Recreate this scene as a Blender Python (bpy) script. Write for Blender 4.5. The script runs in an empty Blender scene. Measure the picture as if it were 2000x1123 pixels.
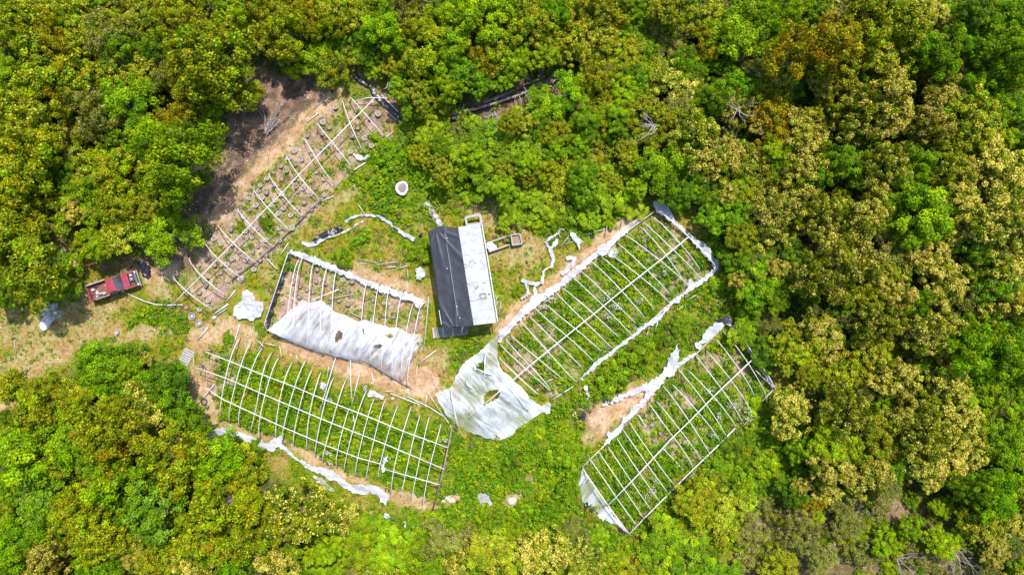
import bpy, bmesh, math
import numpy as np
from mathutils import Vector, Matrix
from mathutils.geometry import delaunay_2d_cdt

# ------------------------------------------------------------------ camera, sky, sun, exposure
SC = bpy.context.scene
COL = SC.collection
CAM_H = 67.0
MPP = 0.05                                  # metres on the ground for one photo pixel
cam_d = bpy.data.cameras.new('camera')
cam = bpy.data.objects.new('camera', cam_d); COL.objects.link(cam)
cam.location = (0, 0, CAM_H); cam.rotation_euler = (0, 0, 0)
cam_d.sensor_width = 36.0; cam_d.lens = 36.0 * CAM_H / (2000 * MPP)
cam_d.clip_start = 0.5; cam_d.clip_end = 2000
SC.camera = cam

SUN_EL = math.radians(61)
SHADOW = Vector((-0.40, -0.92, 0)).normalized()      # where shadows fall on the ground
to_sun = Vector((-SHADOW.x * math.cos(SUN_EL), -SHADOW.y * math.cos(SUN_EL), math.sin(SUN_EL)))
world = bpy.data.worlds.new('World'); SC.world = world; world.use_nodes = True
wn = world.node_tree; wn.nodes.clear()
sky = wn.nodes.new('ShaderNodeTexSky'); sky.sky_type = 'NISHITA'; sky.sun_disc = False
sky.sun_elevation = SUN_EL; sky.sun_rotation = math.atan2(to_sun.x, to_sun.y)
bg = wn.nodes.new('ShaderNodeBackground'); bg.inputs[1].default_value = 0.15
wo = wn.nodes.new('ShaderNodeOutputWorld')
wn.links.new(sky.outputs[0], bg.inputs[0]); wn.links.new(bg.outputs[0], wo.inputs[0])
sun_d = bpy.data.lights.new('sun', 'SUN'); sun_d.energy = 3.3; sun_d.angle = math.radians(0.9)
sun_d.color = (1.0, 0.965, 0.90)
sun = bpy.data.objects.new('sun', sun_d); COL.objects.link(sun)
sun.rotation_euler = (-to_sun).to_track_quat('-Z', 'Y').to_euler(); sun.location = (0, 0, 90)
SC.view_settings.view_transform = 'Standard'; SC.view_settings.look = 'None'
SC.view_settings.exposure = 1.3; SC.view_settings.gamma = 1.0
SC.view_settings.use_curve_mapping = False
SC.render.engine = 'CYCLES'
SC.cycles.max_bounces = 5; SC.cycles.diffuse_bounces = 3; SC.cycles.transparent_max_bounces = 12
SC.cycles.transmission_bounces = 3; SC.cycles.glossy_bounces = 2
SC.cycles.use_adaptive_sampling = True

rng = np.random.default_rng(11)
PI = math.pi

# ------------------------------------------------------------------ small helpers
def P(px, py, z=0.0):
    """the place seen at photo pixel (px, py) at height z"""
    k = MPP * (CAM_H - z) / CAM_H
    return Vector(((px - 1000) * k, (561.5 - py) * k, z))
def PX(x, y, z=0.0):
    k = MPP * (CAM_H - z) / CAM_H
    return (x / k + 1000, 561.5 - y / k)

def tag(o, label=None, cat=None, group=None, kind=None):
    if label: o['label'] = label
    if cat: o['category'] = cat
    if group: o['group'] = group
    if kind: o['kind'] = kind
    return o
def empty(name, loc=(0, 0, 0), rz=0.0, parent=None):
    o = bpy.data.objects.new(name, None); COL.objects.link(o)
    o.location = loc; o.rotation_euler = (0, 0, rz); o.empty_display_size = 0.3
    if parent: o.parent = parent
    return o
def link(name, me, parent=None, loc=None):
    o = bpy.data.objects.new(name, me); COL.objects.link(o)
    if parent: o.parent = parent
    if loc is not None: o.location = loc
    return o
def np_mesh(name, verts, faces, mat=None, cols=None, smooth=False):
    """verts (n,3), faces (m,k)"""
    verts = np.asarray(verts, np.float32); faces = np.asarray(faces, np.int32)
    me = bpy.data.meshes.new(name)
    n, (m, k) = len(verts), faces.shape
    me.vertices.add(n); me.vertices.foreach_set('co', verts.ravel())
    me.loops.add(m * k); me.loops.foreach_set('vertex_index', faces.ravel())
    me.polygons.add(m); me.polygons.foreach_set('loop_start', np.arange(0, m * k, k, dtype=np.int32))
    me.update(calc_edges=True)
    if smooth: me.polygons.foreach_set('use_smooth', np.ones(m, bool))
    if cols is not None:
        a = me.color_attributes.new('Col', 'FLOAT_COLOR', 'POINT')
        c = np.ones((n, 4), np.float32); c[:, :3] = cols; a.data.foreach_set('color', c.ravel())
    if mat: me.materials.append(mat)
    return me

class MB:
    """collects shapes, then links them as one mesh object"""
    def __init__(s): s.v = []; s.f = []
    def add(s, vs, fs):
        b = len(s.v); s.v += [tuple(p) for p in vs]; s.f += [tuple(i + b for i in f) for f in fs]; return s
    def box(s, x0, x1, y0, y1, z0, z1):
        return s.add([(x0,y0,z0),(x1,y0,z0),(x1,y1,z0),(x0,y1,z0),(x0,y0,z1),(x1,y0,z1),(x1,y1,z1),(x0,y1,z1)],
                     [(3,2,1,0),(4,5,6,7),(0,1,5,4),(1,2,6,5),(2,3,7,6),(3,0,4,7)])
    def hexa(s, low, up):
        """four lower and four upper corners"""
        return s.add(list(low) + list(up), [(3,2,1,0),(4,5,6,7),(0,1,5,4),(1,2,6,5),(2,3,7,6),(3,0,4,7)])
    def bar(s, a, b, w, h):
        """a straight bar w wide, h high whose underside centre line runs from a to b"""
        a, b = Vector(a), Vector(b); d = (b - a); sd = Vector((-d.y, d.x, 0)); sd = sd.normalized() * w / 2 if sd.length > 1e-6 else Vector((w/2,0,0))
        u = d.cross(sd).normalized() * h
        if u.z < 0: u = -u
        return s.hexa([a - sd, b - sd, b + sd, a + sd], [a - sd + u, b - sd + u, b + sd + u, a + sd + u])
    def tube(s, pts, r, n=6, cap=True):
        pts = [Vector(p) for p in pts]; rs = r if hasattr(r, '__len__') else [r] * len(pts)
        vs, fs = [], []; ref = None
        for i, p in enumerate(pts):
            t = (pts[min(i + 1, len(pts) - 1)] - pts[max(i - 1, 0)])
            t = t.normalized() if t.length > 1e-9 else Vector((0, 0, 1))
            if ref is None: ref = Vector((0, 0, 1)) if abs(t.z) < 0.9 else Vector((1, 0, 0))
            a = t.cross(ref)
            if a.length < 1e-4: a = t.orthogonal()
            a.normalize(); b = a.cross(t); ref = b
            for k in range(n):
                q = 2 * PI * k / n; vs.append(p + a * (math.cos(q) * rs[i]) + b * (math.sin(q) * rs[i]))
        for i in range(len(pts) - 1):
            for k in range(n):
                k2 = (k + 1) % n; fs.append((i*n + k, i*n + k2, (i+1)*n + k2, (i+1)*n + k))
        if cap: fs.append(tuple(range(n))[::-1]); fs.append(tuple((len(pts)-1)*n + k for k in range(n)))
        return s.add(vs, fs)
    def lathe(s, prof, n=14, loc=(0, 0, 0), wob=0.0, sy=1.0):
        vs, fs = [], []
        for (r, z) in prof:
            for k in range(n):
                q = 2 * PI * k / n; rr = r * (1 + wob * math.sin(2 * q + 1) + wob * .7 * math.sin(3 * q))
                vs.append((loc[0] + rr * math.cos(q), loc[1] + rr * math.sin(q) * sy, loc[2] + z))
        for i in range(len(prof) - 1):
            for k in range(n):
                k2 = (k + 1) % n; fs.append((i*n + k, i*n + k2, (i+1)*n + k2, (i+1)*n + k))
        return s.add(vs, fs)
    def mesh(s, name, mat, smooth=False, bevel=0.0):
        me = bpy.data.meshes.new(name); me.from_pydata(s.v, [], s.f)
        bm = bmesh.new(); bm.from_mesh(me)
        bmesh.ops.recalc_face_normals(bm, faces=bm.faces[:])
        if bevel > 0:
            es = [e for e in bm.edges if len(e.link_faces) == 2 and e.calc_face_angle(0) > 0.4]
            bmesh.ops.bevel(bm, geom=es, offset=bevel, segments=2, affect='EDGES', profile=0.6, clamp_overlap=True)
        bm.to_mesh(me); bm.free()
        if smooth:
            me.polygons.foreach_set('use_smooth', np.ones(len(me.polygons), bool))
        me.materials.append(mat); return me
    def build(s, name, mat, parent=None, smooth=False, bevel=0.0, loc=None):
        return link(name, s.mesh(name, mat, smooth, bevel), parent, loc)

# value noise
_perm = np.random.default_rng(3).random((256, 256))
def vnoise(x, y, f):
    x = np.asarray(x, float) * f + 91.7; y = np.asarray(y, float) * f + 37.3
    xi = np.floor(x).astype(int); yi = np.floor(y).astype(int); fx = x - xi; fy = y - yi
    fx = fx * fx * (3 - 2 * fx); fy = fy * fy * (3 - 2 * fy)
    g = lambda a, b: _perm[a & 255, b & 255]
    return (g(xi, yi) * (1 - fx) + g(xi + 1, yi) * fx) * (1 - fy) + (g(xi, yi + 1) * (1 - fx) + g(xi + 1, yi + 1) * fx) * fy
def fbm(x, y, f, o=4):
    t = 0; a = 0.5; n = 0
    for _ in range(o):
        t = t + a * vnoise(x, y, f); n += a; a *= 0.5; f *= 2.03
    return t / n
def pip(poly, x, y):
    x = np.asarray(x, float); y = np.asarray(y, float); ins = np.zeros(x.shape, bool); n = len(poly); j = n - 1
    for i in range(n):
        xi, yi = poly[i]; xj, yj = poly[j]
        c = ((yi > y) != (yj > y)) & (x < (xj - xi) * (y - yi) / ((yj - yi) if yj != yi else 1e-9) + xi)
        ins ^= c; j = i
    return ins
def sd_line(x, y, pts):
    d = np.full(np.shape(x), 1e9)
    for (ax, ay), (bx, by) in zip(pts[:-1], pts[1:]):
        dx, dy = bx - ax, by - ay; L = dx*dx + dy*dy + 1e-9
        t = np.clip(((x - ax) * dx + (y - ay) * dy) / L, 0, 1)
        d = np.minimum(d, np.hypot(x - ax - t * dx, y - ay - t * dy))
    return d
def sd_poly(x, y, poly):
    d = sd_line(x, y, list(poly) + [poly[0]]); return np.where(pip(poly, x, y), -d, d)
def sst(a, b, v):
    t = np.clip((v - a) / (b - a), 0, 1); return t * t * (3 - 2 * t)

# ------------------------------------------------------------------ materials
def new_mat(name):
    m = bpy.data.materials.new(name); m.use_nodes = True; nt = m.node_tree
    return m, nt, nt.nodes['Principled BSDF']
def N(nt, t, **kw):
    n = nt.nodes.new(t)
    for k, v in kw.items(): setattr(n, k, v)
    return n
def simple_mat(name, c1, c2, rough=0.6, scale=3.0, bump=0.0, metal=0.0, stain=None, stain_amt=0.5, stain_scale=1.5, spec=0.4, coord='Object', bscale=None):
    m, nt, b = new_mat(name); L = nt.links
    tc = N(nt, 'ShaderNodeTexCoord')
    no = N(nt, 'ShaderNodeTexNoise'); no.inputs['Scale'].default_value = scale; no.inputs['Detail'].default_value = 6; no.inputs['Roughness'].default_value = 0.65
    L.new(tc.outputs[coord], no.inputs['Vector'])
    cr = N(nt, 'ShaderNodeValToRGB'); cr.color_ramp.elements[0].position = 0.32; cr.color_ramp.elements[1].position = 0.68
    cr.color_ramp.elements[0].color = (*c1, 1); cr.color_ramp.elements[1].color = (*c2, 1)
    L.new(no.outputs['Fac'], cr.inputs['Fac']); col = cr.outputs['Color']
    if stain:
        n2 = N(nt, 'ShaderNodeTexNoise'); n2.inputs['Scale'].default_value = stain_scale; n2.inputs['Detail'].default_value = 8; n2.inputs['Roughness'].default_value = 0.7
        L.new(tc.outputs[coord], n2.inputs['Vector'])
        r2 = N(nt, 'ShaderNodeValToRGB'); r2.color_ramp.elements[0].position = 0.62 - 0.2 * stain_amt; r2.color_ramp.elements[1].position = 0.78 - 0.15 * stain_amt
        L.new(n2.outputs['Fac'], r2.inputs['Fac'])
        mx = N(nt, 'ShaderNodeMix', data_type='RGBA'); L.new(r2.outputs['Color'], mx.inputs[0]); L.new(col, mx.inputs[6]); mx.inputs[7].default_value = (*stain, 1); col = mx.outputs[2]
    L.new(col, b.inputs['Base Color'])
    b.inputs['Roughness'].default_value = rough; b.inputs['Metallic'].default_value = metal; b.inputs['Specular IOR Level'].default_value = spec
    if bump:
        bn = N(nt, 'ShaderNodeTexNoise'); bn.inputs['Scale'].default_value = bscale or scale * 4; bn.inputs['Detail'].default_value = 5
        L.new(tc.outputs[coord], bn.inputs['Vector'])
        bp = N(nt, 'ShaderNodeBump'); bp.inputs['Strength'].default_value = bump; bp.inputs['Distance'].default_value = 0.03
        L.new(bn.outputs['Fac'], bp.inputs['Height']); L.new(bp.outputs[0], b.inputs['Normal'])
    return m

def foliage_mat(name, rnd_h=0.010, rnd_v=0.18, trans=0.40):
    m, nt, b = new_mat(name); L = nt.links; nt.nodes.remove(b)
    out = nt.nodes['Material Output']
    at = N(nt, 'ShaderNodeAttribute'); at.attribute_name = 'Col'
    oi = N(nt, 'ShaderNodeObjectInfo')
    hs = N(nt, 'ShaderNodeHueSaturation')
    mh = N(nt, 'ShaderNodeMapRange'); mh.inputs[3].default_value = 0.5 - rnd_h; mh.inputs[4].default_value = 0.5 + rnd_h
    L.new(oi.outputs['Random'], mh.inputs[0])
    mul = N(nt, 'ShaderNodeMath', operation='MULTIPLY'); mul.inputs[1].default_value = 7.31; L.new(oi.outputs['Random'], mul.inputs[0])
    fr = N(nt, 'ShaderNodeMath', operation='FRACT'); L.new(mul.outputs[0], fr.inputs[0])
    mv = N(nt, 'ShaderNodeMapRange'); mv.inputs[3].default_value = 1 - rnd_v; mv.inputs[4].default_value = 1 + rnd_v
    L.new(fr.outputs[0], mv.inputs[0])
    L.new(mh.outputs[0], hs.inputs['Hue']); L.new(mv.outputs[0], hs.inputs['Value']); hs.inputs['Saturation'].default_value = 1.0
    L.new(at.outputs['Color'], hs.inputs['Color'])
    df = N(nt, 'ShaderNodeBsdfDiffuse'); tr = N(nt, 'ShaderNodeBsdfTranslucent'); gl = N(nt, 'ShaderNodeBsdfGlossy'); gl.inputs['Roughness'].default_value = 0.45
    L.new(hs.outputs[0], df.inputs['Color']); L.new(hs.outputs[0], tr.inputs['Color'])
    ms = N(nt, 'ShaderNodeMixShader'); ms.inputs[0].default_value = trans
    L.new(df.outputs[0], ms.inputs[1]); L.new(tr.outputs[0], ms.inputs[2])
    m2 = N(nt, 'ShaderNodeMixShader'); m2.inputs[0].default_value = 0.008
    L.new(ms.outputs[0], m2.inputs[1]); L.new(gl.outputs[0], m2.inputs[2])
    L.new(m2.outputs[0], out.inputs['Surface'])
    return m

def film_mat(name, white=(0.52, 0.535, 0.57), lo=0.35, hi=0.95, ang=0.6, streak=5.0, bump=0.35):
    """torn, milky greenhouse film: partly see-through, with denser streaks where it is creased"""
    m, nt, b = new_mat(name); L = nt.links; out = nt.nodes['Material Output']
    tc = N(nt, 'ShaderNodeTexCoord')
    wn_ = N(nt, 'ShaderNodeTexNoise'); wn_.inputs['Scale'].default_value = 0.45; wn_.inputs['Detail'].default_value = 2; L.new(tc.outputs['Object'], wn_.inputs['Vector'])
    wm = N(nt, 'ShaderNodeVectorMath', operation='MULTIPLY_ADD'); wm.inputs[1].default_value = (0.9, 0.9, 0); L.new(wn_.outputs['Color'], wm.inputs[0]); L.new(tc.outputs['Object'], wm.inputs[2])
    m0 = N(nt, 'ShaderNodeMapping'); m0.inputs['Rotation'].default_value = (0, 0, ang); L.new(wm.outputs[0], m0.inputs[0])
    mp = N(nt, 'ShaderNodeMapping'); mp.inputs['Scale'].default_value = (0.30, streak * .42, 0.5); L.new(m0.outputs[0], mp.inputs[0])
    no = N(nt, 'ShaderNodeTexNoise'); no.inputs['Scale'].default_value = 1.0; no.inputs['Detail'].default_value = 6; no.inputs['Roughness'].default_value = 0.62
    L.new(mp.outputs[0], no.inputs['Vector'])
    big = N(nt, 'ShaderNodeTexNoise'); big.inputs['Scale'].default_value = 0.38; big.inputs['Detail'].default_value = 3; L.new(tc.outputs['Object'], big.inputs['Vector'])
    av = N(nt, 'ShaderNodeMath', operation='MULTIPLY_ADD'); av.inputs[1].default_value = 0.75; L.new(big.outputs['Fac'], av.inputs[0])
    h2 = N(nt, 'ShaderNodeMath', operation='MULTIPLY'); h2.inputs[1].default_value = 0.5; L.new(no.outputs['Fac'], h2.inputs[0]); L.new(h2.outputs[0], av.inputs[2])
    mr = N(nt, 'ShaderNodeMapRange'); mr.inputs[1].default_value = 0.50; mr.inputs[2].default_value = 0.74; mr.inputs[3].default_value = lo; mr.inputs[4].default_value = hi
    L.new(av.outputs[0], mr.inputs[0])
    cr = N(nt, 'ShaderNodeValToRGB'); cr.color_ramp.elements[0].color = (white[0]*.80, white[1]*.82, white[2]*.84, 1); cr.color_ramp.elements[1].color = (*white, 1)
    cr.color_ramp.elements[0].position = 0.36; cr.color_ramp.elements[1].position = 0.55
    L.new(no.outputs['Fac'], cr.inputs[0])
    dn = N(nt, 'ShaderNodeTexNoise'); dn.inputs['Scale'].default_value = 1.1; dn.inputs['Detail'].default_value = 8; dn.inputs['Roughness'].default_value = 0.72; L.new(tc.outputs['Object'], dn.inputs['Vector'])
    dr = N(nt, 'ShaderNodeMapRange'); dr.inputs[1].default_value = 0.56; dr.inputs[2].default_value = 0.72; dr.inputs[3].default_value = 0.0; dr.inputs[4].default_value = 0.55; L.new(dn.outputs['Fac'], dr.inputs[0])
    dm = N(nt, 'ShaderNodeMix', data_type='RGBA'); L.new(dr.outputs[0], dm.inputs[0]); L.new(cr.outputs[0], dm.inputs[6]); dm.inputs[7].default_value = (0.23, 0.205, 0.165, 1)
    L.new(dm.outputs[2], b.inputs['Base Color'])
    b.inputs['Roughness'].default_value = 0.3; b.inputs['Specular IOR Level'].default_value = 0.5
    tl = N(nt, 'ShaderNodeBsdfTranslucent'); L.new(cr.outputs[0], tl.inputs[0])
    a = N(nt, 'ShaderNodeMixShader'); a.inputs[0].default_value = 0.25; L.new(b.outputs[0], a.inputs[1]); L.new(tl.outputs[0], a.inputs[2])
    tp = N(nt, 'ShaderNodeBsdfTransparent'); tp.inputs[0].default_value = (0.95, 0.97, 0.98, 1)
    x = N(nt, 'ShaderNodeMixShader'); L.new(mr.outputs[0], x.inputs[0]); L.new(tp.outputs[0], x.inputs[1]); L.new(a.outputs[0], x.inputs[2])
    bp = N(nt, 'ShaderNodeBump'); bp.inputs['Strength'].default_value = bump; bp.inputs['Distance'].default_value = 0.10
    L.new(no.outputs['Fac'], bp.inputs['Height']); L.new(bp.outputs[0], b.inputs['Normal'])
    L.new(x.outputs[0], out.inputs['Surface'])
    return m

M = {}
M['leaf'] = foliage_mat('leaf')
M['plant'] = foliage_mat('plant_leaf', 0.0, 0.0, 0.35)
M['bark'] = simple_mat('bark', (0.10, 0.075, 0.06), (0.22, 0.17, 0.14), 0.9, 4, 0.6)
M['deadwood'] = simple_mat('dead_wood', (0.17, 0.14, 0.13), (0.32, 0.275, 0.26), 0.9, 5, 0.4)
M['stalk'] = simple_mat('green_stalk', (0.06, 0.10, 0.01), (0.10, 0.15, 0.015), 0.7, 6)
M['log'] = simple_mat('log_bark', (0.13, 0.095, 0.085), (0.30, 0.23, 0.21), 0.95, 3.5, 0.8, stain=(0.40, 0.33, 0.30), stain_amt=0.6)
M['cut'] = simple_mat('cut_wood', (0.42, 0.33, 0.27), (0.62, 0.52, 0.44), 0.85, 6)
M['pipe'] = simple_mat('white_pipe', (0.41, 0.38, 0.39), (0.52, 0.49, 0.50), 0.45, 2.0, 0.0, stain=(0.26, 0.21, 0.19), stain_amt=0.4, stain_scale=1.2)
M['greypipe'] = simple_mat('grey_pipe', (0.27, 0.25, 0.25), (0.37, 0.345, 0.345), 0.5, 1.2, 0.0, stain=(0.28, 0.23, 0.20), stain_amt=0.5)
M['bamboo'] = simple_mat('weathered_pole', (0.32, 0.27, 0.21), (0.44, 0.38, 0.31), 0.7, 3.0)
M['timber'] = simple_mat('grey_timber', (0.12, 0.095, 0.08), (0.23, 0.19, 0.165), 0.9, 5.0, 0.5)
M['palewood'] = simple_mat('pale_board', (0.22, 0.20, 0.195), (0.32, 0.295, 0.285), 0.85, 4.0, 0.3, stain=(0.30, 0.25, 0.22), stain_amt=0.4)
M['film'] = film_mat('torn_film', white=(.60, .61, .64), lo=0.22, hi=0.95, streak=6.5, ang=-0.95)
M['film2'] = film_mat('torn_film_over_ridge', white=(.60, .61, .64), lo=0.22, hi=0.95, ang=0.75, streak=6.0)
M['filmdense'] = film_mat('bunched_film', white=(0.47, 0.47, 0.495), lo=0.72, hi=1.0, ang=0.2, streak=7.0, bump=0.5)
M['black'] = simple_mat('black_plastic', (0.007, 0.007, 0.009), (0.016, 0.016, 0.020), 0.38, 2.0, 0.6, bscale=5, spec=0.4)
M['tarp'] = simple_mat('black_roof_tarp', (0.012, 0.012, 0.016), (0.021, 0.022, 0.029), 0.55, 0.8, 0.35, bscale=3.0, spec=0.5)
M['roof'] = simple_mat('white_roof_sheet', (0.245, 0.25, 0.27), (0.305, 0.305, 0.32), 0.65, 1.4, 0.10, stain=(0.18, 0.175, 0.19), stain_amt=0.55, stain_scale=1.6)
M['rust'] = simple_mat('rust', (0.17, 0.075, 0.058), (0.27, 0.175, 0.14), 0.9, 6)
M['wall'] = simple_mat('board_wall', (0.34, 0.30, 0.27), (0.50, 0.46, 0.42), 0.85, 3, 0.2)
M['red'] = simple_mat('faded_red_paint', (0.20, 0.018, 0.034), (0.27, 0.042, 0.066), 0.38, 1.6, 0.0, stain=(0.10, 0.014, 0.016), stain_amt=0.35)
M['redin'] = simple_mat('rusty_bed', (0.11, 0.035, 0.024), (0.20, 0.07, 0.045), 0.8, 3.0)
M['chrome'] = simple_mat('dull_chrome', (0.16, 0.155, 0.15), (0.26, 0.25, 0.245), 0.5, 3, metal=0.2)
M['rubber'] = simple_mat('rubber', (0.015, 0.015, 0.015), (0.035, 0.033, 0.032), 0.8, 5)
M['engine'] = simple_mat('greasy_metal', (0.03, 0.028, 0.03), (0.10, 0.085, 0.085), 0.5, 6, metal=0.3)
M['glassy'] = simple_mat('dark_glass', (0.015, 0.018, 0.02), (0.05, 0.055, 0.06), 0.08, 1.5, spec=0.8)
M['lampglass'] = simple_mat('lamp_glass', (0.6, 0.6, 0.6), (0.75, 0.75, 0.76), 0.15, 3)
M['white'] = simple_mat('white_plastic', (0.31, 0.31, 0.33), (0.38, 0.38, 0.39), 0.45, 3)
M['potwhite'] = simple_mat('pale_grow_bag', (0.36, 0.34, 0.33), (0.50, 0.48, 0.47), 0.7, 5, stain=(0.18, 0.14, 0.11), stain_amt=0.5, stain_scale=4)
M['potdark'] = simple_mat('dark_grow_bag', (0.07, 0.062, 0.055), (0.16, 0.145, 0.13), 0.8, 5)
M['soil'] = simple_mat('potting_soil', (0.15, 0.105, 0.075), (0.24, 0.175, 0.125), 0.95, 8)
M['stone'] = simple_mat('pale_stone', (0.30, 0.24, 0.19), (0.45, 0.39, 0.32), 0.9, 3)
M['concrete'] = simple_mat('concrete', (0.33, 0.31, 0.28), (0.43, 0.41, 0.38), 0.9, 4, 0.3)

# ------------------------------------------------------------------ layout of the ground, in photo pixels
CLEAR = [(-200,560),(40,585),(100,585),(140,530),(100,450),(120,430),(170,440),(215,495),(300,500),(360,490),(375,420),(415,360),(430,270),(495,185),(500,140),(640,135),
         (700,150),(760,165),(800,230),(812,300),(900,375),(1000,385),(1150,385),(1270,385),(1330,395),(1410,490),(1440,610),(1535,750),(1545,900),(1500,985),
         (1560,1010),(1720,960),(1860,1010),(1900,1200),(700,1200),(680,1010),(560,930),(400,865),(365,780),(360,700),(270,690),(130,715),(40,790),(-200,900)]
TAN = [  # (polyline, half width, strength): bare pale earth
    ([(668,175),(620,215),(575,262),(520,312),(460,375),(420,430)], 10, 0.9),
    ([(560,668),(620,690),(690,715),(760,745),(840,765)], 20, 0.95),
    ([(760,735),(800,728),(835,745)], 24, 1.0),
    ([(690,532),(740,545),(800,560),(815,580)], 15, 0.8),
    ([(980,645),(1035,592),(1085,552),(1150,497),(1235,428)], 15, 0.95),
    ([(1245,772),(1205,798),(1172,828)], 24, 1.0),
    ([(1168,838),(1150,858)], 12, 0.7),
    ([(-60,870),(15,775),(50,735)], 12, 0.95),
    ([(50,735),(120,690),(210,662),(330,645)], 12, 0.55),
    ([(390,660),(440,640),(480,655)], 22, 0.8),
    ([(385,735),(392,775),(412,815)], 22, 0.8),
    ([(415,815),(480,848),(560,862),(640,915),(740,958),(850,990)], 9, 0.8),
    ([(290,540),(330,530)], 14, 0.9),
    ([(118,455),(150,518)], 13, 0.75),
    ([(930,400),(1000,440),(1020,470)], 24, 0.45),
    ([(985,500),(1040,500)], 26, 0.45),
    ([(150,600),(230,590)], 24, 0.5), ([(-60,650),(40,650),(120,640),(200,620)], 30, 0.42), ([(30,720),(120,670),(220,640)], 26, 0.5), ([(20,620),(60,690)], 20, 0.4), ([(300,560),(330,575)], 14, .5),
    ([(870,985),(890,970)], 10, 0.8), ([(995,975),(1012,968)], 10, 0.7), ([(1035,940),(1030,935)], 9, 0.6),
    ([(520,520),(545,590),(560,560)], 22, 0.3),
    ([(1440,690),(1460,740)], 10, 0.4),
    ([(680,1000),(720,1005)], 12, 0.6),
    ([(645,400),(690,370)], 10, 0.4),
    ([(860,700),(820,700)], 20, 0.5),
]
SOIL = [  # (polygon, strength): bare reddish greenhouse soil, patchy
    ([(672,185),(722,195),(762,268),(700,320),(625,400),(540,490),(450,570),(415,605),(330,545),(350,485),(480,360),(560,290)], 0.62),
    ([(565,500),(660,520),(830,590),(800,750),(530,650)], 0.66),
    ([(1280,415),(1395,525),(1300,590),(1230,500)], 0.55),
    ([(980,655),(1060,590),(1130,740),(1080,780),(1000,720)], 0.5),
    ([(1235,800),(1330,725),(1400,860),(1340,910),(1280,880)], 0.56),
    ([(1360,700),(1440,680),(1500,770),(1440,820)], 0.45),
    ([(1060,590),(1240,450),(1330,580),(1140,720)], 0.2),
    ([(1150,905),(1220,850),(1300,960),(1235,1030)], 0.15),
    ([(390,690),(470,700),(450,790),(395,770)], 0.5),
]
LITTER = [  # (polygon, strength): dark leaf litter, bark and burnt waste
    ([(500,140),(640,140),(622,190),(560,250),(470,345),(400,440),(360,492),(330,470),(400,330),(440,230)], 1.0),
    ([(270,500),(370,470),(380,520),(320,530),(200,530)], 0.8),
    ([(690,145),(745,170),(790,235),(760,240),(715,190)], 0.7),
    ([(870,215),(1100,135),(1120,175),(960,250)], 0.8),
    ([(1480,985),(1700,960),(1850,1010),(1900,1150),(1450,1150)], 0.75),
    ([(1130,790),(1165,800),(1150,835),(1125,820)], 0.9),
]
LUSH = [  # (polygon, strength): thick bright green weeds
    ([(440,690),(880,835),(840,990),(420,820)], 1.0),
    ([(990,680),(1090,580),(1270,430),(1400,525),(1130,750),(1080,780)], 0.95),
    ([(1140,910),(1220,840),(1420,650),(1510,760),(1230,1040)], 0.85),
    ([(880,870),(960,860),(1080,790),(1160,780),(1170,850),(1130,910),(1140,1010),(1230,1050),(1300,1123),(700,1123),(690,1010),(850,1000)], 1.0),
    ([(1240,1040),(1510,770),(1560,800),(1540,950),(1400,1060),(1300,1123)], 0.9),
    ([(1090,780),(1200,700),(1310,610),(1420,560),(1440,620),(1330,700),(1180,780)], 0.75),
    ([(230,620),(330,590),(370,640),(300,650)], 0.8),
    ([(700,270),(810,260),(900,380),(830,440),(760,430),(690,380),(660,350)], 0.8),
    ([(1020,400),(1270,390),(1180,450),(1060,460)], 0.8),
    ([(1170,580),(1300,500),(1330,580),(1200,680)], 0.3),
    ([(865,640),(965,640),(930,700),(880,720)], 0.6),
]
def masks(px, py):
    nz = fbm(px, py, 1/38.0, 4) - 0.5; nf = fbm(px + 500, py, 1/9.0, 3) - 0.5
    tan = np.zeros(np.shape(px)); soil = tan.copy(); lit = tan.copy(); lush = tan.copy()
    for pts, w, s in TAN: tan = np.maximum(tan, s * (1 - sst(w * 0.55, w * 1.6, sd_line(px, py, pts) + nz * 26 + nf * 8)))
    for pl, s in SOIL: soil = np.maximum(soil, s * (1 - sst(-8, 12, sd_poly(px, py, pl) + nz * 18)))
    for pl, s in LITTER: lit = np.maximum(lit, s * (1 - sst(-12, 22, sd_poly(px, py, pl) + nz * 34)))
    for pl, s in LUSH: lush = np.maximum(lush, s * (1 - sst(-14, 20, sd_poly(px, py, pl) + nz * 30)))
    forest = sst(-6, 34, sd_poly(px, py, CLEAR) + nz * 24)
    soil = soil * (0.45 + 1.1 * sst(0.36, 0.62, fbm(px + 90, py + 40, 1/22.0, 4)))
    return tan, soil, lit, lush, forest

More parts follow.
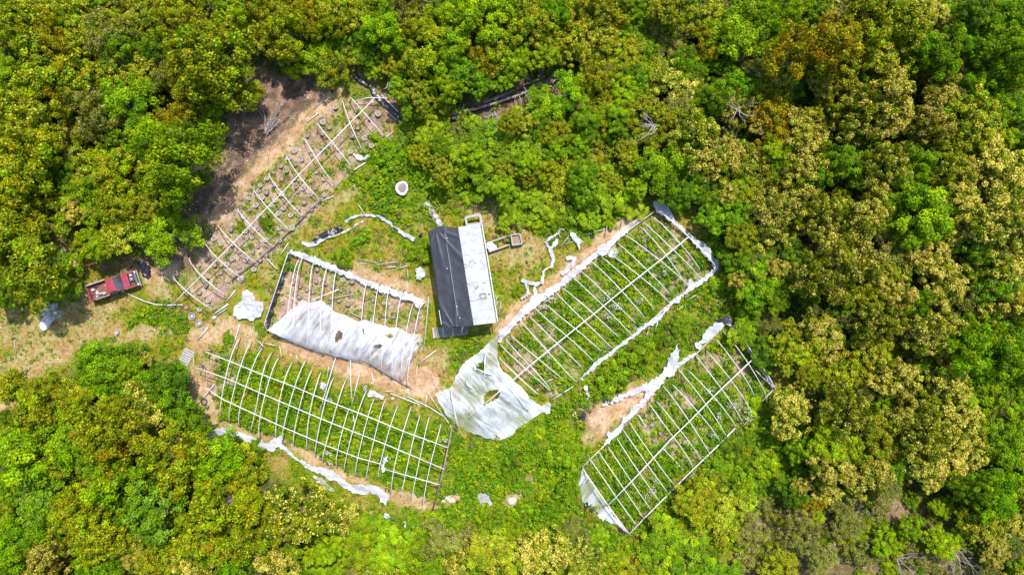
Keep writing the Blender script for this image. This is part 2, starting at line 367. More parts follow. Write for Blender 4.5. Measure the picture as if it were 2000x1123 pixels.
# ------------------------------------------------------------------ ground
def ground_mat():
    m, nt, b = new_mat('ground'); L = nt.links
    at = N(nt, 'ShaderNodeAttribute'); at.attribute_name = 'Col'
    tc = N(nt, 'ShaderNodeTexCoord')
    n1 = N(nt, 'ShaderNodeTexNoise'); n1.inputs['Scale'].default_value = 3.0; n1.inputs['Detail'].default_value = 9; n1.inputs['Roughness'].default_value = 0.75
    L.new(tc.outputs['Object'], n1.inputs['Vector'])
    mr = N(nt, 'ShaderNodeMapRange'); mr.inputs[1].default_value = 0.25; mr.inputs[2].default_value = 0.75; mr.inputs[3].default_value = 0.45; mr.inputs[4].default_value = 1.55
    L.new(n1.outputs['Fac'], mr.inputs[0])
    hs = N(nt, 'ShaderNodeHueSaturation'); L.new(at.outputs['Color'], hs.inputs['Color']); L.new(mr.outputs[0], hs.inputs['Value'])
    vo = N(nt, 'ShaderNodeTexVoronoi'); vo.inputs['Scale'].default_value = 5.5; L.new(tc.outputs['Object'], vo.inputs['Vector'])
    vr = N(nt, 'ShaderNodeValToRGB'); vr.color_ramp.elements[0].position = 0.06; vr.color_ramp.elements[1].position = 0.16
    vr.color_ramp.elements[0].color = (1, 1, 1, 1); vr.color_ramp.elements[1].color = (0, 0, 0, 1)
    L.new(vo.outputs['Distance'], vr.inputs[0])
    n2 = N(nt, 'ShaderNodeTexNoise'); n2.inputs['Scale'].default_value = 0.7; n2.inputs['Detail'].default_value = 3; L.new(tc.outputs['Object'], n2.inputs['Vector'])
    m2 = N(nt, 'ShaderNodeMapRange'); m2.inputs[1].default_value = 0.5; m2.inputs[2].default_value = 0.62; L.new(n2.outputs['Fac'], m2.inputs[0])
    mu = N(nt, 'ShaderNodeMath', operation='MULTIPLY'); L.new(vr.outputs[0], mu.inputs[0]); L.new(m2.outputs[0], mu.inputs[1])
    m3 = N(nt, 'ShaderNodeMath', operation='MULTIPLY'); m3.inputs[1].default_value = 0.55; L.new(mu.outputs[0], m3.inputs[0])
    mx = N(nt, 'ShaderNodeMix', data_type='RGBA'); L.new(m3.outputs[0], mx.inputs[0]); L.new(hs.outputs[0], mx.inputs[6]); mx.inputs[7].default_value = (0.38, 0.31, 0.24, 1)
    L.new(mx.outputs[2], b.inputs['Base Color']); b.inputs['Roughness'].default_value = 0.95; b.inputs['Specular IOR Level'].default_value = 0.1
    bp = N(nt, 'ShaderNodeBump'); bp.inputs['Strength'].default_value = 0.8; bp.inputs['Distance'].default_value = 0.06
    L.new(n1.outputs['Fac'], bp.inputs['Height']); L.new(bp.outputs[0], b.inputs['Normal'])
    return m
M['ground'] = ground_mat()

def relief(x, y):
    return -0.10 * fbm(x, y, 1/3.0, 3)
def mix(a, b, t): return a * (1 - t[:, None]) + b * t[:, None]
def build_ground():
    fx = np.arange(-60, 60.01, 0.25); fy = np.arange(-38, 38.01, 0.25)
    far = np.array([64, 70, 80, 100, 140, 220, 400.])
    xs = np.concatenate([-far[::-1], fx, far]); fary = np.array([42, 50, 62, 85, 130, 220, 400.])
    ys = np.concatenate([-fary[::-1], fy, fary])
    X, Y = np.meshgrid(xs, ys); x = X.ravel(); y = Y.ravel()
    px = x / MPP + 1000; py = 561.5 - y / MPP
    tan, soil, lit, lush, forest = masks(px, py)
    n1 = fbm(px, py, 1/30.0, 4); n2 = fbm(px + 900, py + 300, 1/12.0, 4)
    A = lambda *c: np.array([c])
    grass = mix(A(0.150, 0.130, 0.010), A(0.22, 0.150, 0.040), sst(0.42, 0.62, n1))
    grass = mix(grass, A(0.095, 0.145, 0.004), sst(0.45, 0.6, n2) * 0.8)
    grass = mix(grass, A(0.075, 0.130, 0.002), lush * 0.75)
    tanc = mix(A(0.30, 0.180, 0.100), A(0.37, 0.245, 0.155), sst(0.4, 0.65, n2))
    tanc = mix(tanc, A(0.25, 0.140, 0.078), sst(0.55, 0.7, n1) * 0.8)
    soilc = mix(A(0.215, 0.145, 0.105), A(0.30, 0.205, 0.145), sst(0.4, 0.62, n2))
    litc = mix(A(0.085, 0.056, 0.040), A(0.21, 0.130, 0.085), sst(0.44, 0.66, n2))
    litc = mix(litc, A(0.22, 0.135, 0.082), sst(0.56, 0.68, n1) * 0.7)
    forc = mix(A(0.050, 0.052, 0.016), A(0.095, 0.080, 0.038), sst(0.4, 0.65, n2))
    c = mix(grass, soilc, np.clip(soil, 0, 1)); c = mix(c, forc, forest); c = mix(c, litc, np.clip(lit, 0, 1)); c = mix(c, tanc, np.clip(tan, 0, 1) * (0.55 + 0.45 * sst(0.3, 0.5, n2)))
    inside = (np.abs(x) <= 60) & (np.abs(y) <= 38)
    z = np.where(inside, relief(x, y), -0.05)
    nx, ny = len(xs), len(ys)
    i = np.arange(nx * ny).reshape(ny, nx)
    f = np.stack([i[:-1, :-1].ravel(), i[:-1, 1:].ravel(), i[1:, 1:].ravel(), i[1:, :-1].ravel()], 1)
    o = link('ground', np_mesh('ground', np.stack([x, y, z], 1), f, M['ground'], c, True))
    tag(o, 'cleared hillside ground of bare earth, dry grass and leaf litter', 'ground', kind='structure')
build_ground()

# ------------------------------------------------------------------ leaves: every leaf a small bent face
def leaf_quads(pos, nrm, size, asp, r):
    """one four-cornered leaf for each position, facing along nrm, spun at random"""
    n = len(pos)
    nrm = nrm / (np.linalg.norm(nrm, axis=1, keepdims=True) + 1e-9)
    t = r.normal(size=(n, 3)); t -= nrm * (t * nrm).sum(1, keepdims=True); t /= np.linalg.norm(t, axis=1, keepdims=True) + 1e-9
    b = np.cross(nrm, t)
    L = (size * asp)[:, None]; W = size[:, None]
    droop = nrm * (size * 0.22)[:, None]
    v = np.stack([pos - t * L * .5 - droop, pos + b * W * .5, pos + t * L * .5 - droop, pos - b * W * .5], 1)
    return v.reshape(-1, 3), np.arange(4 * n).reshape(n, 4)
def rep4(c): return np.repeat(c, 4, axis=0)

PAL = {  # leaf colours, (colour, share); blossom colour (olive: painted sun highlight) and share of a clump's upper leaves
    'lime':  dict(leaf=[((.215,.330,.002),5),((.130,.245,.002),4),((.290,.360,.003),2)], flo_hilite=None),
    'olive': dict(leaf=[((.185,.230,.002),5),((.250,.260,.002),3),((.105,.175,.002),4),((.26,.17,.002),1)], flo_hilite=((.40,.37,.010), .28)),  # no blossom here: sunlit highlights put into the colour of upper leaves
    'gold':  dict(leaf=[((.300,.255,.002),4),((.330,.215,.002),3),((.18,.215,.002),3),((.30,.14,.002),1)], flo_hilite=((.42,.33,.006), .25)),
    'cream': dict(leaf=[((.085,.140,.002),5),((.150,.190,.002),4),((.23,.235,.003),3)], flo_hilite=((.58,.485,.080), .66)),
    'honey': dict(leaf=[((.105,.170,.002),5),((.18,.225,.002),3),((.25,.260,.003),2)], flo_hilite=((.48,.41,.028), .50)),
    'green': dict(leaf=[((.105,.220,.001),5),((.145,.260,.002),4),((.215,.300,.002),2)], flo_hilite=None),
    'dark':  dict(leaf=[((.075,.155,.001),5),((.115,.200,.002),3),((.170,.230,.002),2)], flo_hilite=None),
    'pale':  dict(leaf=[((.165,.275,.016),4),((.130,.245,.008),4),((.22,.31,.020),1)], flo_hilite=None),
    'dull':  dict(leaf=[((.170,.175,.016),4),((.22,.205,.035),3),((.13,.150,.007),4)], flo_hilite=((.36,.32,.12), .3)),
    'fresh': dict(leaf=[((.215,.320,.002),4),((.285,.345,.003),4),((.140,.250,.002),3)], flo_hilite=None),
    'pink':  dict(leaf=[((.14,.17,.010),4),((.20,.20,.018),2)], flo_hilite=((.48,.37,.20), .6)),
}
ALT = {'olive': 'lime', 'honey': 'lime', 'cream': 'olive', 'green': 'fresh', 'dark': 'green', 'lime': 'green', 'fresh': 'lime', 'gold': 'olive', 'pale': 'green', 'dull': 'olive', 'pink': 'dull'}
def pick_cols(r, pal, n):
    lc = pal['leaf']; w = np.array([q[1] for q in lc], float); w /= w.sum()
    c = np.array([q[0] for q in lc])[r.choice(len(lc), n, p=w)]
    return c * (0.85 + 0.50 * r.random((n, 1)))
def make_crown(kind, seed, ncl=64, per=120, lsize=0.062, cr=(0.17, 0.30), vert=0.80, base=1.25, fmul=1.0, nl=0):
    """crown of unit radius centred at height base; clumps of leaves through an uneven dome"""
    r = np.random.default_rng(seed); pal = PAL[kind]
    a = r.random(6) * 6.28
    def lump(d):
        th = np.arctan2(d[:, 1], d[:, 0])
        return 1 + .13*np.sin(2*th + a[0]) + .11*np.sin(3*th + a[1]) + .08*np.sin(5*th + a[2]) + .10*np.sin(4*d[:, 2] + a[3] + th)
    nl = nl or (7 + int(r.integers(0, 4)))                     # big lobes, each carrying small clumps
    q = r.random(nl) * 0.35 + (np.arange(nl) + r.random(nl) * .5) / nl; th = q * 2 * PI
    rad = np.where(np.arange(nl) % 3 == 2, 0.22 + .2 * r.random(nl), 0.55 + .14 * r.random(nl))
    LC = np.stack([np.cos(th) * rad, np.sin(th) * rad, np.where(rad < .45, .45, .05) + .35 * (r.random(nl) - .4)], 1)
    LC[:, :2] *= lump(np.stack([np.cos(th), np.sin(th), 0 * th], 1))[:, None]
    LR = 0.36 + 0.20 * r.random(nl)
    li = r.integers(0, nl, ncl); d = r.normal(size=(ncl, 3)); d[:, 2] += 0.45; d /= np.linalg.norm(d, axis=1, keepdims=True)
    C = LC[li] + d * (LR[li] * (0.60 + 0.55 * r.random(ncl)))[:, None] * np.array([1, 1, .85]); C[:, 2] *= vert
    R = cr[0] + (cr[1] - cr[0]) * r.random(len(C))
    flo_hilite_cl = r.random(len(C))
    P_, N_, S_, K_ = [], [], [], []
    for i in range(len(C)):
        n = int(per * (R[i] / np.mean(cr)) ** 2 * (0.8 + .4 * r.random()))
        u = r.normal(size=(n, 3)); u[:, 2] += 0.45; u /= np.linalg.norm(u, axis=1, keepdims=True)
        rr = R[i] * (0.55 + 0.55 * r.random(n) ** 0.7)
        sq = np.array([1, 1, 0.72])
        p = C[i] + u * rr[:, None] * sq + r.normal(size=(n, 3)) * 0.012
        nr = u * 0.9 + r.normal(size=(n, 3)) * 0.55 + np.array([0, 0, 0.35])
        s = lsize * (0.65 + 0.7 * r.random(n))
        pc = PAL[ALT.get(kind, kind)] if r.random() < .20 else pal
        col = pick_cols(r, pc, n) * .4 + pick_cols(r, pc, 1) * .6
        col *= (0.62 + 0.62 * r.random())
        if pal['flo_hilite']:
            fc, fs = pal['flo_hilite']; fs = fs * fmul
            pr = np.where((u[:, 2] > 0.05) & (rr > R[i] * 0.75), fs * (1.35 if flo_hilite_cl[i] < .68 else 0.12), fs * 0.06)
            isf = r.random(n) < pr
            col[isf] = np.array(fc) * (0.75 + 0.5 * r.random((isf.sum(), 1))) * np.array([1, 1, 1]) + r.normal(size=(isf.sum(), 3)) * 0.012
            s[isf] *= 0.92
        P_.append(p); N_.append(nr); S_.append(s); K_.append(col)
    p = np.concatenate(P_); nr = np.concatenate(N_); s = np.concatenate(S_); col = np.clip(np.concatenate(K_), 0.003, 0.8)
    p[:, 2] += base
    v, f = leaf_quads(p, nr, s, 1.0 + 0.9 * r.random(len(s)), r)
    return np_mesh('crown', v, f, M['leaf'], rep4(col)), C, base
def make_trunk(C, base, seed, tr=0.06):
    r = np.random.default_rng(seed); m = MB()
    top = base + 0.25
    m.tube([(0, 0, -0.08), (0.02, 0.01, base * .35), (-0.02, 0.03, base * .8), (0.02, 0, top)], [tr * 1.5, tr, tr * .75, tr * .35], 7)
    for i in r.choice(len(C), min(11, len(C)), replace=False):
        c = C[i]; z0 = base * (0.35 + 0.5 * r.random())
        m.tube([(0, 0, z0), (c[0] * .45, c[1] * .45, z0 + (base + c[2] - z0) * .6), (c[0] * .9, c[1] * .9, base + c[2] * .9)], [tr * .55, tr * .32, tr * .12], 5, False)
    return m.mesh('trunk', M['bark'], True)

KINDS = ['lime','olive','gold','cream','honey','green','dark','pale','dull','fresh','pink']
PROTO = {}
for ki, k in enumerate(KINDS):
    PROTO[k] = []
    for vi in range(4 if k in ('cream','olive','honey') else 3 if k in ('lime','green') else 2):
        sd = 100 * ki + vi
        if k == 'lime': me, C, b = make_crown(k, sd, 100, 112, 0.046, (0.12, 0.21), 0.72, 1.1)
        elif k in ('cream', 'honey', 'pink'): me, C, b = make_crown(k, sd, 175, 88, 0.042, (0.085, 0.155), 0.70, 1.1, (1.05, .8, .6, .92)[vi])
        elif k == 'dull': me, C, b = make_crown(k, sd, 150, 66, 0.038, (0.09, 0.17), 0.58, 0.95)
        else: me, C, b = make_crown(k, sd, 145, 92, 0.042, (0.09, 0.175), 0.70, 1.05)
        PROTO[k].append((me, make_trunk(C, b, sd + 7), b))
# low bushes: same leaves, crown sitting on the ground
BUSH = {}
for ki, k in enumerate(['green','fresh','dark','lime','dull','olive','cream']):
    BUSH[k] = []
    for vi in range(2):
        me, C, b = make_crown(k, 3000 + 10 * ki + vi, 60, 85, 0.062, (0.13, 0.25), 0.60, 0.42, nl=6)
        BUSH[k].append((me, make_trunk(C, b, 3300 + ki, 0.04), b))

# ------------------------------------------------------------------ labels that single one thing out by a landmark
LANDMARKS = [("the red pickup", 221, 557), ("the black tarp roof", 880, 540), ("the photo's top left corner", 0, 0), ("the photo's top right corner", 2000, 0),
    ("the photo's bottom left corner", 0, 1123), ("the photo's bottom right corner", 2000, 1123), ("the top edge's middle", 1000, 0),
    ("the bottom edge's middle", 1000, 1123), ("the left edge's middle", 0, 561), ("the right edge's middle", 2000, 561),
    ("the fallen logs", 985, 190), ("the white oval tub", 786, 369), ("the small grey pallet", 945, 972), ("the crumpled white film heap", 485, 600),
    ("the big torn film sheet", 960, 770), ("the wooden slat pallet", 365, 697), ("the long black plastic strip", 765, 212),
    ("the longest frame's topmost corner", 1285, 400), ("the right frame's rightmost corner", 1511, 760), ("the right frame's lowest corner", 1230, 1040),
    ("the cold frame beside the house", 1005, 470), ("the lower left frame's left end", 395, 760), ("the lower left frame's right end", 866, 916),
    ("a quarter along the top edge", 500, 0), ("three quarters along the top edge", 1500, 0), ("a quarter along the bottom edge", 500, 1123),
    ("three quarters along the bottom edge", 1500, 1123), ("the right edge's upper quarter", 2000, 281), ("the right edge's lower quarter", 2000, 842),
    ("the left edge's upper quarter", 0, 281), ("the left edge's lower quarter", 0, 842)]
ORD = ['', 'second ', 'third ', 'fourth ', 'fifth ', 'sixth ', 'seventh ', 'eighth ', 'ninth ', 'tenth ']
def ordw(i): return ORD[i] if i < 10 else '%dth ' % (i + 1)
REG = {}
def register(o, phrase, px, py): REG.setdefault(phrase, []).append((o, px, py))
def label_all():
    for phrase, items in REG.items():
        if len(items) == 1: items[0][0]['label'] = phrase if len(phrase.split()) > 3 else phrase + ' standing alone'; continue
        X = np.array([i[1] for i in items]); Y = np.array([i[2] for i in items]); best = [None] * len(items)
        for nm, lx, ly in LANDMARKS:
            rk = np.argsort(np.argsort(np.hypot(X - lx, Y - ly)))
            for j in range(len(items)):
                if best[j] is None or rk[j] < best[j][0]: best[j] = (int(rk[j]), nm)
        for (o, _, _), (rk, nm) in zip(items, best):
            o['label'] = '%s, %snearest of them to %s' % (phrase, ordw(rk), nm)

PHRASE = {'lime': 'bright lime green tree', 'olive': 'yellowish olive green tree', 'gold': 'golden yellow tree', 'cream': 'cream blossomed tree', 'honey': 'honey yellow blossomed tree',
          'green': 'deep green leafy tree', 'dark': 'dark green leafy tree', 'pale': 'pale bluish green tree', 'dull': 'dull greyish olive tree', 'fresh': 'fresh light green tree', 'pink': 'pinkish cream blossomed tree'}
TREE_N = 0
TREES = []
def tree(px, py, rpx, kind, hk=1.0):
    """a tree whose crown is seen at photo pixel (px, py) with radius rpx pixels"""
    global TREE_N
    vs = PROTO[kind]; me, tr, b = vs[TREE_N % len(vs)]; TREE_N += 1
    r = rpx * MPP
    if sd_poly(np.array([float(px)]), np.array([float(py)]), CLEAR)[0] < 70: hk *= 0.8
    if 790 < px < 1290 and 225 < py < 430: hk *= 0.6
    if 600 < px < 1500 and py > 990: hk *= 0.5
    elif math.hypot(px - 1000, (py - 561) * 1.3) > 720: hk *= 1.22
    for _ in range(3):
        zc = b * r * hk * 1.1; r = rpx * MPP * (CAM_H - zc) / CAM_H
    p = P(px, py, zc + 0.2 * r)
    e = empty('leafy_tree' if kind not in ('cream', 'honey', 'pink') else 'blossoming_tree', (p.x, p.y, relief(p.x, p.y)), rng.random() * 6.28)
    s = r * (0.98 + .14 * rng.random())
    e.scale = (s * (0.92 + .16 * rng.random()), s * (0.92 + .16 * rng.random()), r * hk * 1.1)
    link('trunk', tr, e); link('crown', me, e)
    tag(e, None, 'tree', 'trees of the surrounding woods'); register(e, PHRASE[kind], px, py)
    TREES.append((px, py, rpx))
BPHRASE = {'green': 'deep green bush', 'fresh': 'fresh light green bush', 'dark': 'dark green bush', 'lime': 'bright lime bush', 'dull': 'dull olive bush', 'olive': 'yellow olive bush', 'cream': 'cream flowered bush'}
BUSHES = []
def bush(px, py, rpx, kind, hk=1.0):
    vs = BUSH[kind]; me, tr, b = vs[len(BUSHES) % len(vs)]
    r = rpx * MPP * 0.97; p = P(px, py, 0.6 * r)
    e = empty('leafy_bush', (p.x, p.y, relief(p.x, p.y) - 0.02), rng.random() * 6.28)
    e.scale = (r * (0.92 + .2 * rng.random()), r * (0.92 + .2 * rng.random()), r * hk)
    link('stem', tr, e); link('foliage', me, e)
    tag(e, None, 'bush', 'bushes in and around the clearing'); register(e, BPHRASE[kind], px, py)
    BUSHES.append((px, py, rpx))

# ------------------------------------------------------------------ the woods, tree by tree
T = {
 'lime': [(245,205,56),(345,312,76),(165,385,44),(325,458,50),(750,60,42),(778,100,30),(1112,182,42),(1062,212,44),(1022,280,52),(20,150,36),(455,35,42),(70,432,34),(112,545,44),(200,712,52),
          (1530,28,38),(1520,322,28),(1810,425,58),(1170,1046,19),(1440,62,52),(1290,328,46),(1920,782,44),(1975,905,46),(625,95,44),(85,190,34),(1420,130,30)],
 'olive': [(60,785,60),(92,115,74),(420,112,78),(375,165,56),(465,160,44),(130,175,52),(52,322,66),(222,332,50),(60,505,80),(25,420,58),(340,38,42),(530,22,50),(562,62,46),(655,122,40),(700,35,40),(820,62,38),(830,108,48),
           (1020,28,46),(1135,35,46),(1232,112,46),(1270,158,48),(1330,245,44),(1232,212,42),(1160,152,40),(1252,275,40),(1162,292,38),(235,398,46),(18,275,44),(180,802,48),(330,892,58),(190,1042,52),
           (300,1092,50),(1560,682,48),(1642,712,48),(1702,592,40),(1362,982,44),(440,985,64),(400,1040,58),(480,1040,54),(460,930,48),(640,55,36),(1250,1112,38),(1520,1112,40),(45,55,48)],
 'gold': [(1572,98,74),(1375,78,34),(1520,252,46),(1792,140,32),(340,232,42),(1492,302,32),(110,60,44),(590,20,40),(1590,982,24),(950,118,34)],
 'honey': [(960,1085,50),(150,72,46),(200,130,42),(282,140,44),(30,32,46),(125,28,44),(292,22,42),(515,80,42),(572,112,38),(592,45,42),(652,22,42),(490,20,38),(60,238,54),(160,322,42),(1052,42,38),(1160,78,46),(1182,20,44),
           (1692,42,66),(1762,38,58),(1742,112,58),(1665,122,42),(962,92,44),(1702,682,46),(1930,1012,44),(1430,992,40),(140,782,46),(242,442,58),(1312,22,46),(1112,98,32),(220,60,40),(1400,40,40)],
 'cream': [(1322,162,44),(1392,192,36),(1362,272,52),(1402,302,48),(1302,92,42),(1392,18,36),(1732,202,54),(1652,162,38),(1682,225,46),(1822,232,48),(1852,172,42),(1902,232,50),(1562,262,56),(1642,332,54),
           (1722,322,46),(1852,322,46),(1582,345,46),(1962,330,54),(1520,402,48),(1602,422,46),(1692,402,48),(1882,412,46),(1962,432,54),(1642,512,70),(1742,492,44),(1802,482,44),(1852,542,50),(1952,512,52),
           (1722,622,42),(1882,592,44),(1972,602,44),(1602,652,40),(1822,642,48),(1782,692,36),(1842,722,44),(1742,732,42),(1545,812,44),(1652,802,50),(1762,802,44),(1702,852,48),(1642,862,52),(1622,922,44),
           (1702,932,52),(1802,842,52),(1862,820,52),(1842,912,46),(1902,872,40),(1550,962,32),(586,1002,64),(648,1022,44),(540,1090,46),(280,792,46),(262,1042,38),(100,1092,44),(360,1102,38),(1062,1082,52),
           (1140,1102,40),(1350,1072,26),(960,30,30),(1440,205,40),(1470,330,44),(1500,470,44),(1755,572,36),(1792,890,40)],
 'green': [(402,208,38),(882,62,56),(932,32,56),(902,122,48),(975,32,40),(850,182,38),(1242,62,38),(1350,122,34),(1452,162,44),(1832,102,56),(1972,42,48),(1962,122,56),(1922,152,44),(1962,202,42),(1792,332,44),
           (1882,672,56),(1962,682,56),(1922,722,48),(1962,832,48),(1952,962,44),(162,862,56),(222,852,62),(222,932,56),(422,902,50),(372,822,38),(1312,1086,56),(1402,1112,42),(1102,342,50),(1600,12,38),(1490,60,36),
           (30,1062,46),(150,1000,44),(1450,420,44),(1480,560,46),(1470,640,36),(1010,120,36),(1080,20,36),(1780,1032,24),(1985,760,40)],
 'dark': [(1902,52,54),(242,102,44),(310,92,40),(690,72,34),(1692,272,38),(1562,562,40),(52,882,66),(332,758,56),(792,168,26),(1540,502,42),(110,330,36),(1660,590,38),(1450,500,44),(1500,690,36),(1205,250,36),(1400,380,44),(1330,370,40),
          (1990,460,36),(1905,480,38),(1700,130,34),(1780,600,34),(130,900,44),(250,990,44),(1210,20,34),(1900,950,40),(1540,170,36),(1500,10,36)],
 'pale': [(82,972,54),(312,992,52),(1952,560,40),(350,960,32)],
 'dull': [(210,72,48),(182,215,46),(410,246,34),(290,332,30),(105,292,42),(130,440,34),(850,22,34),(1560,1032,36),(1650,1022,38),(1125,1052,34),(860,1050,36),(1420,232,30),(1272,258,28),(1480,130,34),(1600,1090,34),(1480,1050,34),(330,140,36),(300,270,30),(800,20,34),(1190,320,30)],
 'fresh': [(1022,372,34),(950,345,44),(1000,420,24),(1060,392,36),(1180,382,40),(1232,392,34),(880,170,34),(180,475,38),(735,132,24),(870,326,18),(1860,690,40),(840,260,30),(1140,400,34),(700,1065,50),(760,1080,44),(1250,340,34),(1840,1060,36),(1730,1062,26),(640,1105,44)],
 'pink': [(1915,275,34),(1600,480,30)],
}
_mx = np.random.default_rng(31)
for k in list(T):
    if k != 'cream': continue
    for q in list(T[k]):
        if q[0] > 1300 and _mx.random() < .22: T[k].remove(q); T[str(_mx.choice(['olive', 'honey', 'green', 'dark', 'dull', 'fresh']))].append(q)
for k0 in ('olive', 'honey'):
    for q in list(T[k0]):
        if q[0] < 760 and q[1] < 480 and _mx.random() < .22: T[k0].remove(q); T[str(_mx.choice(['lime', 'fresh', 'green']))].append(q)
for q in list(T['green']) + list(T['dark']):
    k0 = 'green' if q in T['green'] else 'dark'
    if 780 < q[0] < 1330 and q[1] < 430 and _mx.random() < .7: T[k0].remove(q); T[str(_mx.choice(['fresh', 'fresh', 'lime', 'olive']))].append(q)
    elif q[0] < 460 and q[1] > 650 and _mx.random() < .4: T[k0].remove(q); T[str(_mx.choice(['lime', 'olive', 'fresh']))].append(q)
for k in KINDS:
    for (x, y, r) in T.get(k, []): tree(x, y, r, k, 0.72 + 0.6 * rng.random())
# gaps between the trees above, filled with further trees of the kinds around them
def fill_woods(limit):
    r = np.random.default_rng(5); n = 0
    for _ in range(9000):
        if n >= limit: break
        x = r.uniform(-25, 2025); y = r.uniform(-25, 1148)
        if sd_poly(np.array([x]), np.array([y]), CLEAR)[0] < 16: continue
        q = 1000 + (x - 1000) * 0.93, 561 + (y - 561) * 0.93
        if sd_poly(np.array([q[0]]), np.array([q[1]]), CLEAR)[0] < 4: continue
        if sd_line(np.array([x]), np.array([y]), [(870,225),(1000,190),(1110,145)])[0] < 45: continue
        A = np.array(TREES); d = np.hypot(A[:, 0] - x, A[:, 1] - y) - A[:, 2] * 0.78
        if d.min() < 15: continue
        rad = min(d.min() + 14, 40) * r.uniform(0.9, 1.15)
        if x > 1430: k = r.choice(['cream', 'cream', 'cream', 'green', 'dark', 'olive'])
        elif y < 330 and x < 720: k = r.choice(['honey', 'olive', 'olive', 'dull', 'dark'])
        elif y < 420: k = r.choice(['green', 'olive', 'fresh', 'fresh', 'lime'])
        else: k = r.choice(['green', 'olive', 'green', 'cream', 'dark'])
        tree(x, y, rad, str(k), r.uniform(0.75, 1.1)); n += 1
    return n
_f = fill_woods(40)
print('trees', len(TREES), 'filled', _f)

# bushes in and round the clearing
B = {
 'lime': [(822,496,27),(672,504,21),(740,272,18)],
 'green': [(706,462,19),(765,304,32),(812,330,22),(445,662,14),(1240,690,36),(1196,738,38),(1100,905,34),(1110,960,30),(1030,1000,26),(880,1020,30),(690,480,10),(520,435,16),(485,700,12),(1330,640,22),(1420,560,30),(1455,610,26),(1405,470,26),
           (1070,1000,26),(1250,1085,28),(760,1040,34),(1590,870,30),(1530,840,26)],
 'fresh': [(830,300,28),(860,350,30),(900,345,34),(920,390,22),(1090,430,26),(1040,440,18),(1010,568,14),(1140,425,26),(810,250,26),(840,225,24),(860,260,22),(1000,330,30),(930,310,26),(960,280,24),(1190,430,18),(650,1060,34),(800,1080,36),
           (1500,900,30),(1450,950,32),(1480,800,26),(1380,1010,26),(1210,1090,24),(700,1010,22),(1440,560,20),(890,880,16),(1100,250,24),(1040,320,26),(1085,300,24),(470,440,12)],
 'dark': [(560,520,14),(940,720,12),(1000,900,22),(1290,660,20),(1400,430,24),(1520,960,22),(1430,880,24),(890,860,18),(500,880,20),(450,880,24),(410,890,22)],
 'dull': [(990,460,13),(975,445,10),(900,1045,26),(1520,1010,24),(1600,1040,26),(1680,1080,30),(1560,1080,28),(1640,985,26),(1720,1000,26),(1790,1090,28),(900,255,24),(880,290,24),(1000,230,20),(1460,1100,26),(540,130,20)],
 'olive': [(1380,940,30),(1350,1000,24),(1420,1050,28),(1330,1040,24),(1160,1000,22),(1200,1115,24),(1700,1030,22),(1660,1050,22),(1760,1080,24),(1080,1110,24),(1000,1110,26),(870,220,24),(910,230,20),(1130,270,24),(500,930,24)],
 'cream': [(880,1100,30),(1040,1100,26),(1450,1000,22),(1590,930,24),(1100,1060,22)],
}
_bx = np.random.default_rng(55); _pl = [np.array((q[0], q[1])) for k in B for q in B[k]] + [np.array(q) for q in ((945,972),(950,985),(875,975),(1000,978),(1060,800),(1040,815),(1010,840))]
def more_bushes(poly, n, rmin, rmax, kinds, gap=20):
    x0, y0 = np.min(poly, 0); x1, y1 = np.max(poly, 0); c = 0
    for _ in range(4000):
        if c >= n: break
        x, y = _bx.uniform(x0, x1), _bx.uniform(y0, y1)
        if not pip(poly, np.array([x]), np.array([y]))[0] or min(np.hypot(*(p - (x, y))) for p in _pl) < gap: continue
        B[str(_bx.choice(kinds))].append((x, y, _bx.uniform(rmin, rmax))); _pl.append(np.array((x, y))); c += 1
more_bushes([(1470,985),(1700,950),(1860,1000),(1900,1130),(1440,1130)], 46, 12, 22, ['dull', 'dull', 'olive', 'fresh', 'green', 'dull'], 21)
more_bushes([(690,1020),(850,1010),(960,1000),(1120,1010),(1240,1060),(1300,1120),(700,1120)], 34, 12, 22, ['fresh', 'green', 'lime', 'olive', 'dull', 'cream'], 24)
more_bushes([(1250,1045),(1500,790),(1545,850),(1500,960),(1380,1080)], 20, 11, 20, ['fresh', 'green', 'green', 'lime', 'olive'], 24)
more_bushes([(900,870),(1080,800),(1130,900),(1120,990),(920,950)], 14, 9, 16, ['fresh', 'green', 'lime'], 26)
more_bushes([(820,230),(880,240),(1000,380),(1250,380),(1200,440),(1050,430),(900,400),(820,330)], 18, 10, 18, ['fresh', 'lime', 'dull', 'olive', 'green'], 24)
for k in B:
    for (x, y, r) in B[k]: bush(x, y, r, k, 0.55 + 0.4 * rng.random())

# ------------------------------------------------------------------ ground cover that nobody could count
def scatter(n, seed, x0=-53, x1=53, y0=-31, y1=31):
    r = np.random.default_rng(seed); x = r.uniform(x0, x1, n); y = r.uniform(y0, y1, n); return x, y, r
def rows(px, py):
    """planted rows inside the lower left frame run along its rails"""
    t = (px - 400) * -0.37 + (py - 720) * 0.93
    return 0.5 + 0.5 * np.cos(2 * PI * t / 23.0)
COVERED = [[(522,645),(589,588),(655,610),(748,636),(823,654),(806,689),(787,744),(746,726),(660,697),(593,677)],
           [(983,631),(971,693),(999,738),(1039,780),(1072,783),(1078,789),(1074,809),(1030,827),(999,853),(968,861),(895,836),(847,771),(886,745),(908,705),(955,669)],
           [(932,960),(958,958),(964,986),(934,986)], [(350,678),(382,684),(378,716),(346,712)], [(772,354),(800,354),(800,386),(772,386)], [(452,565),(516,562),(518,630),(452,628)], [(833,455),(938,436),(969,629),(915,655),(845,662)],
           [(72,588),(128,588),(128,648),(72,648)], [(1128,908),(1235,1044),(1200,1034),(1128,970)]]
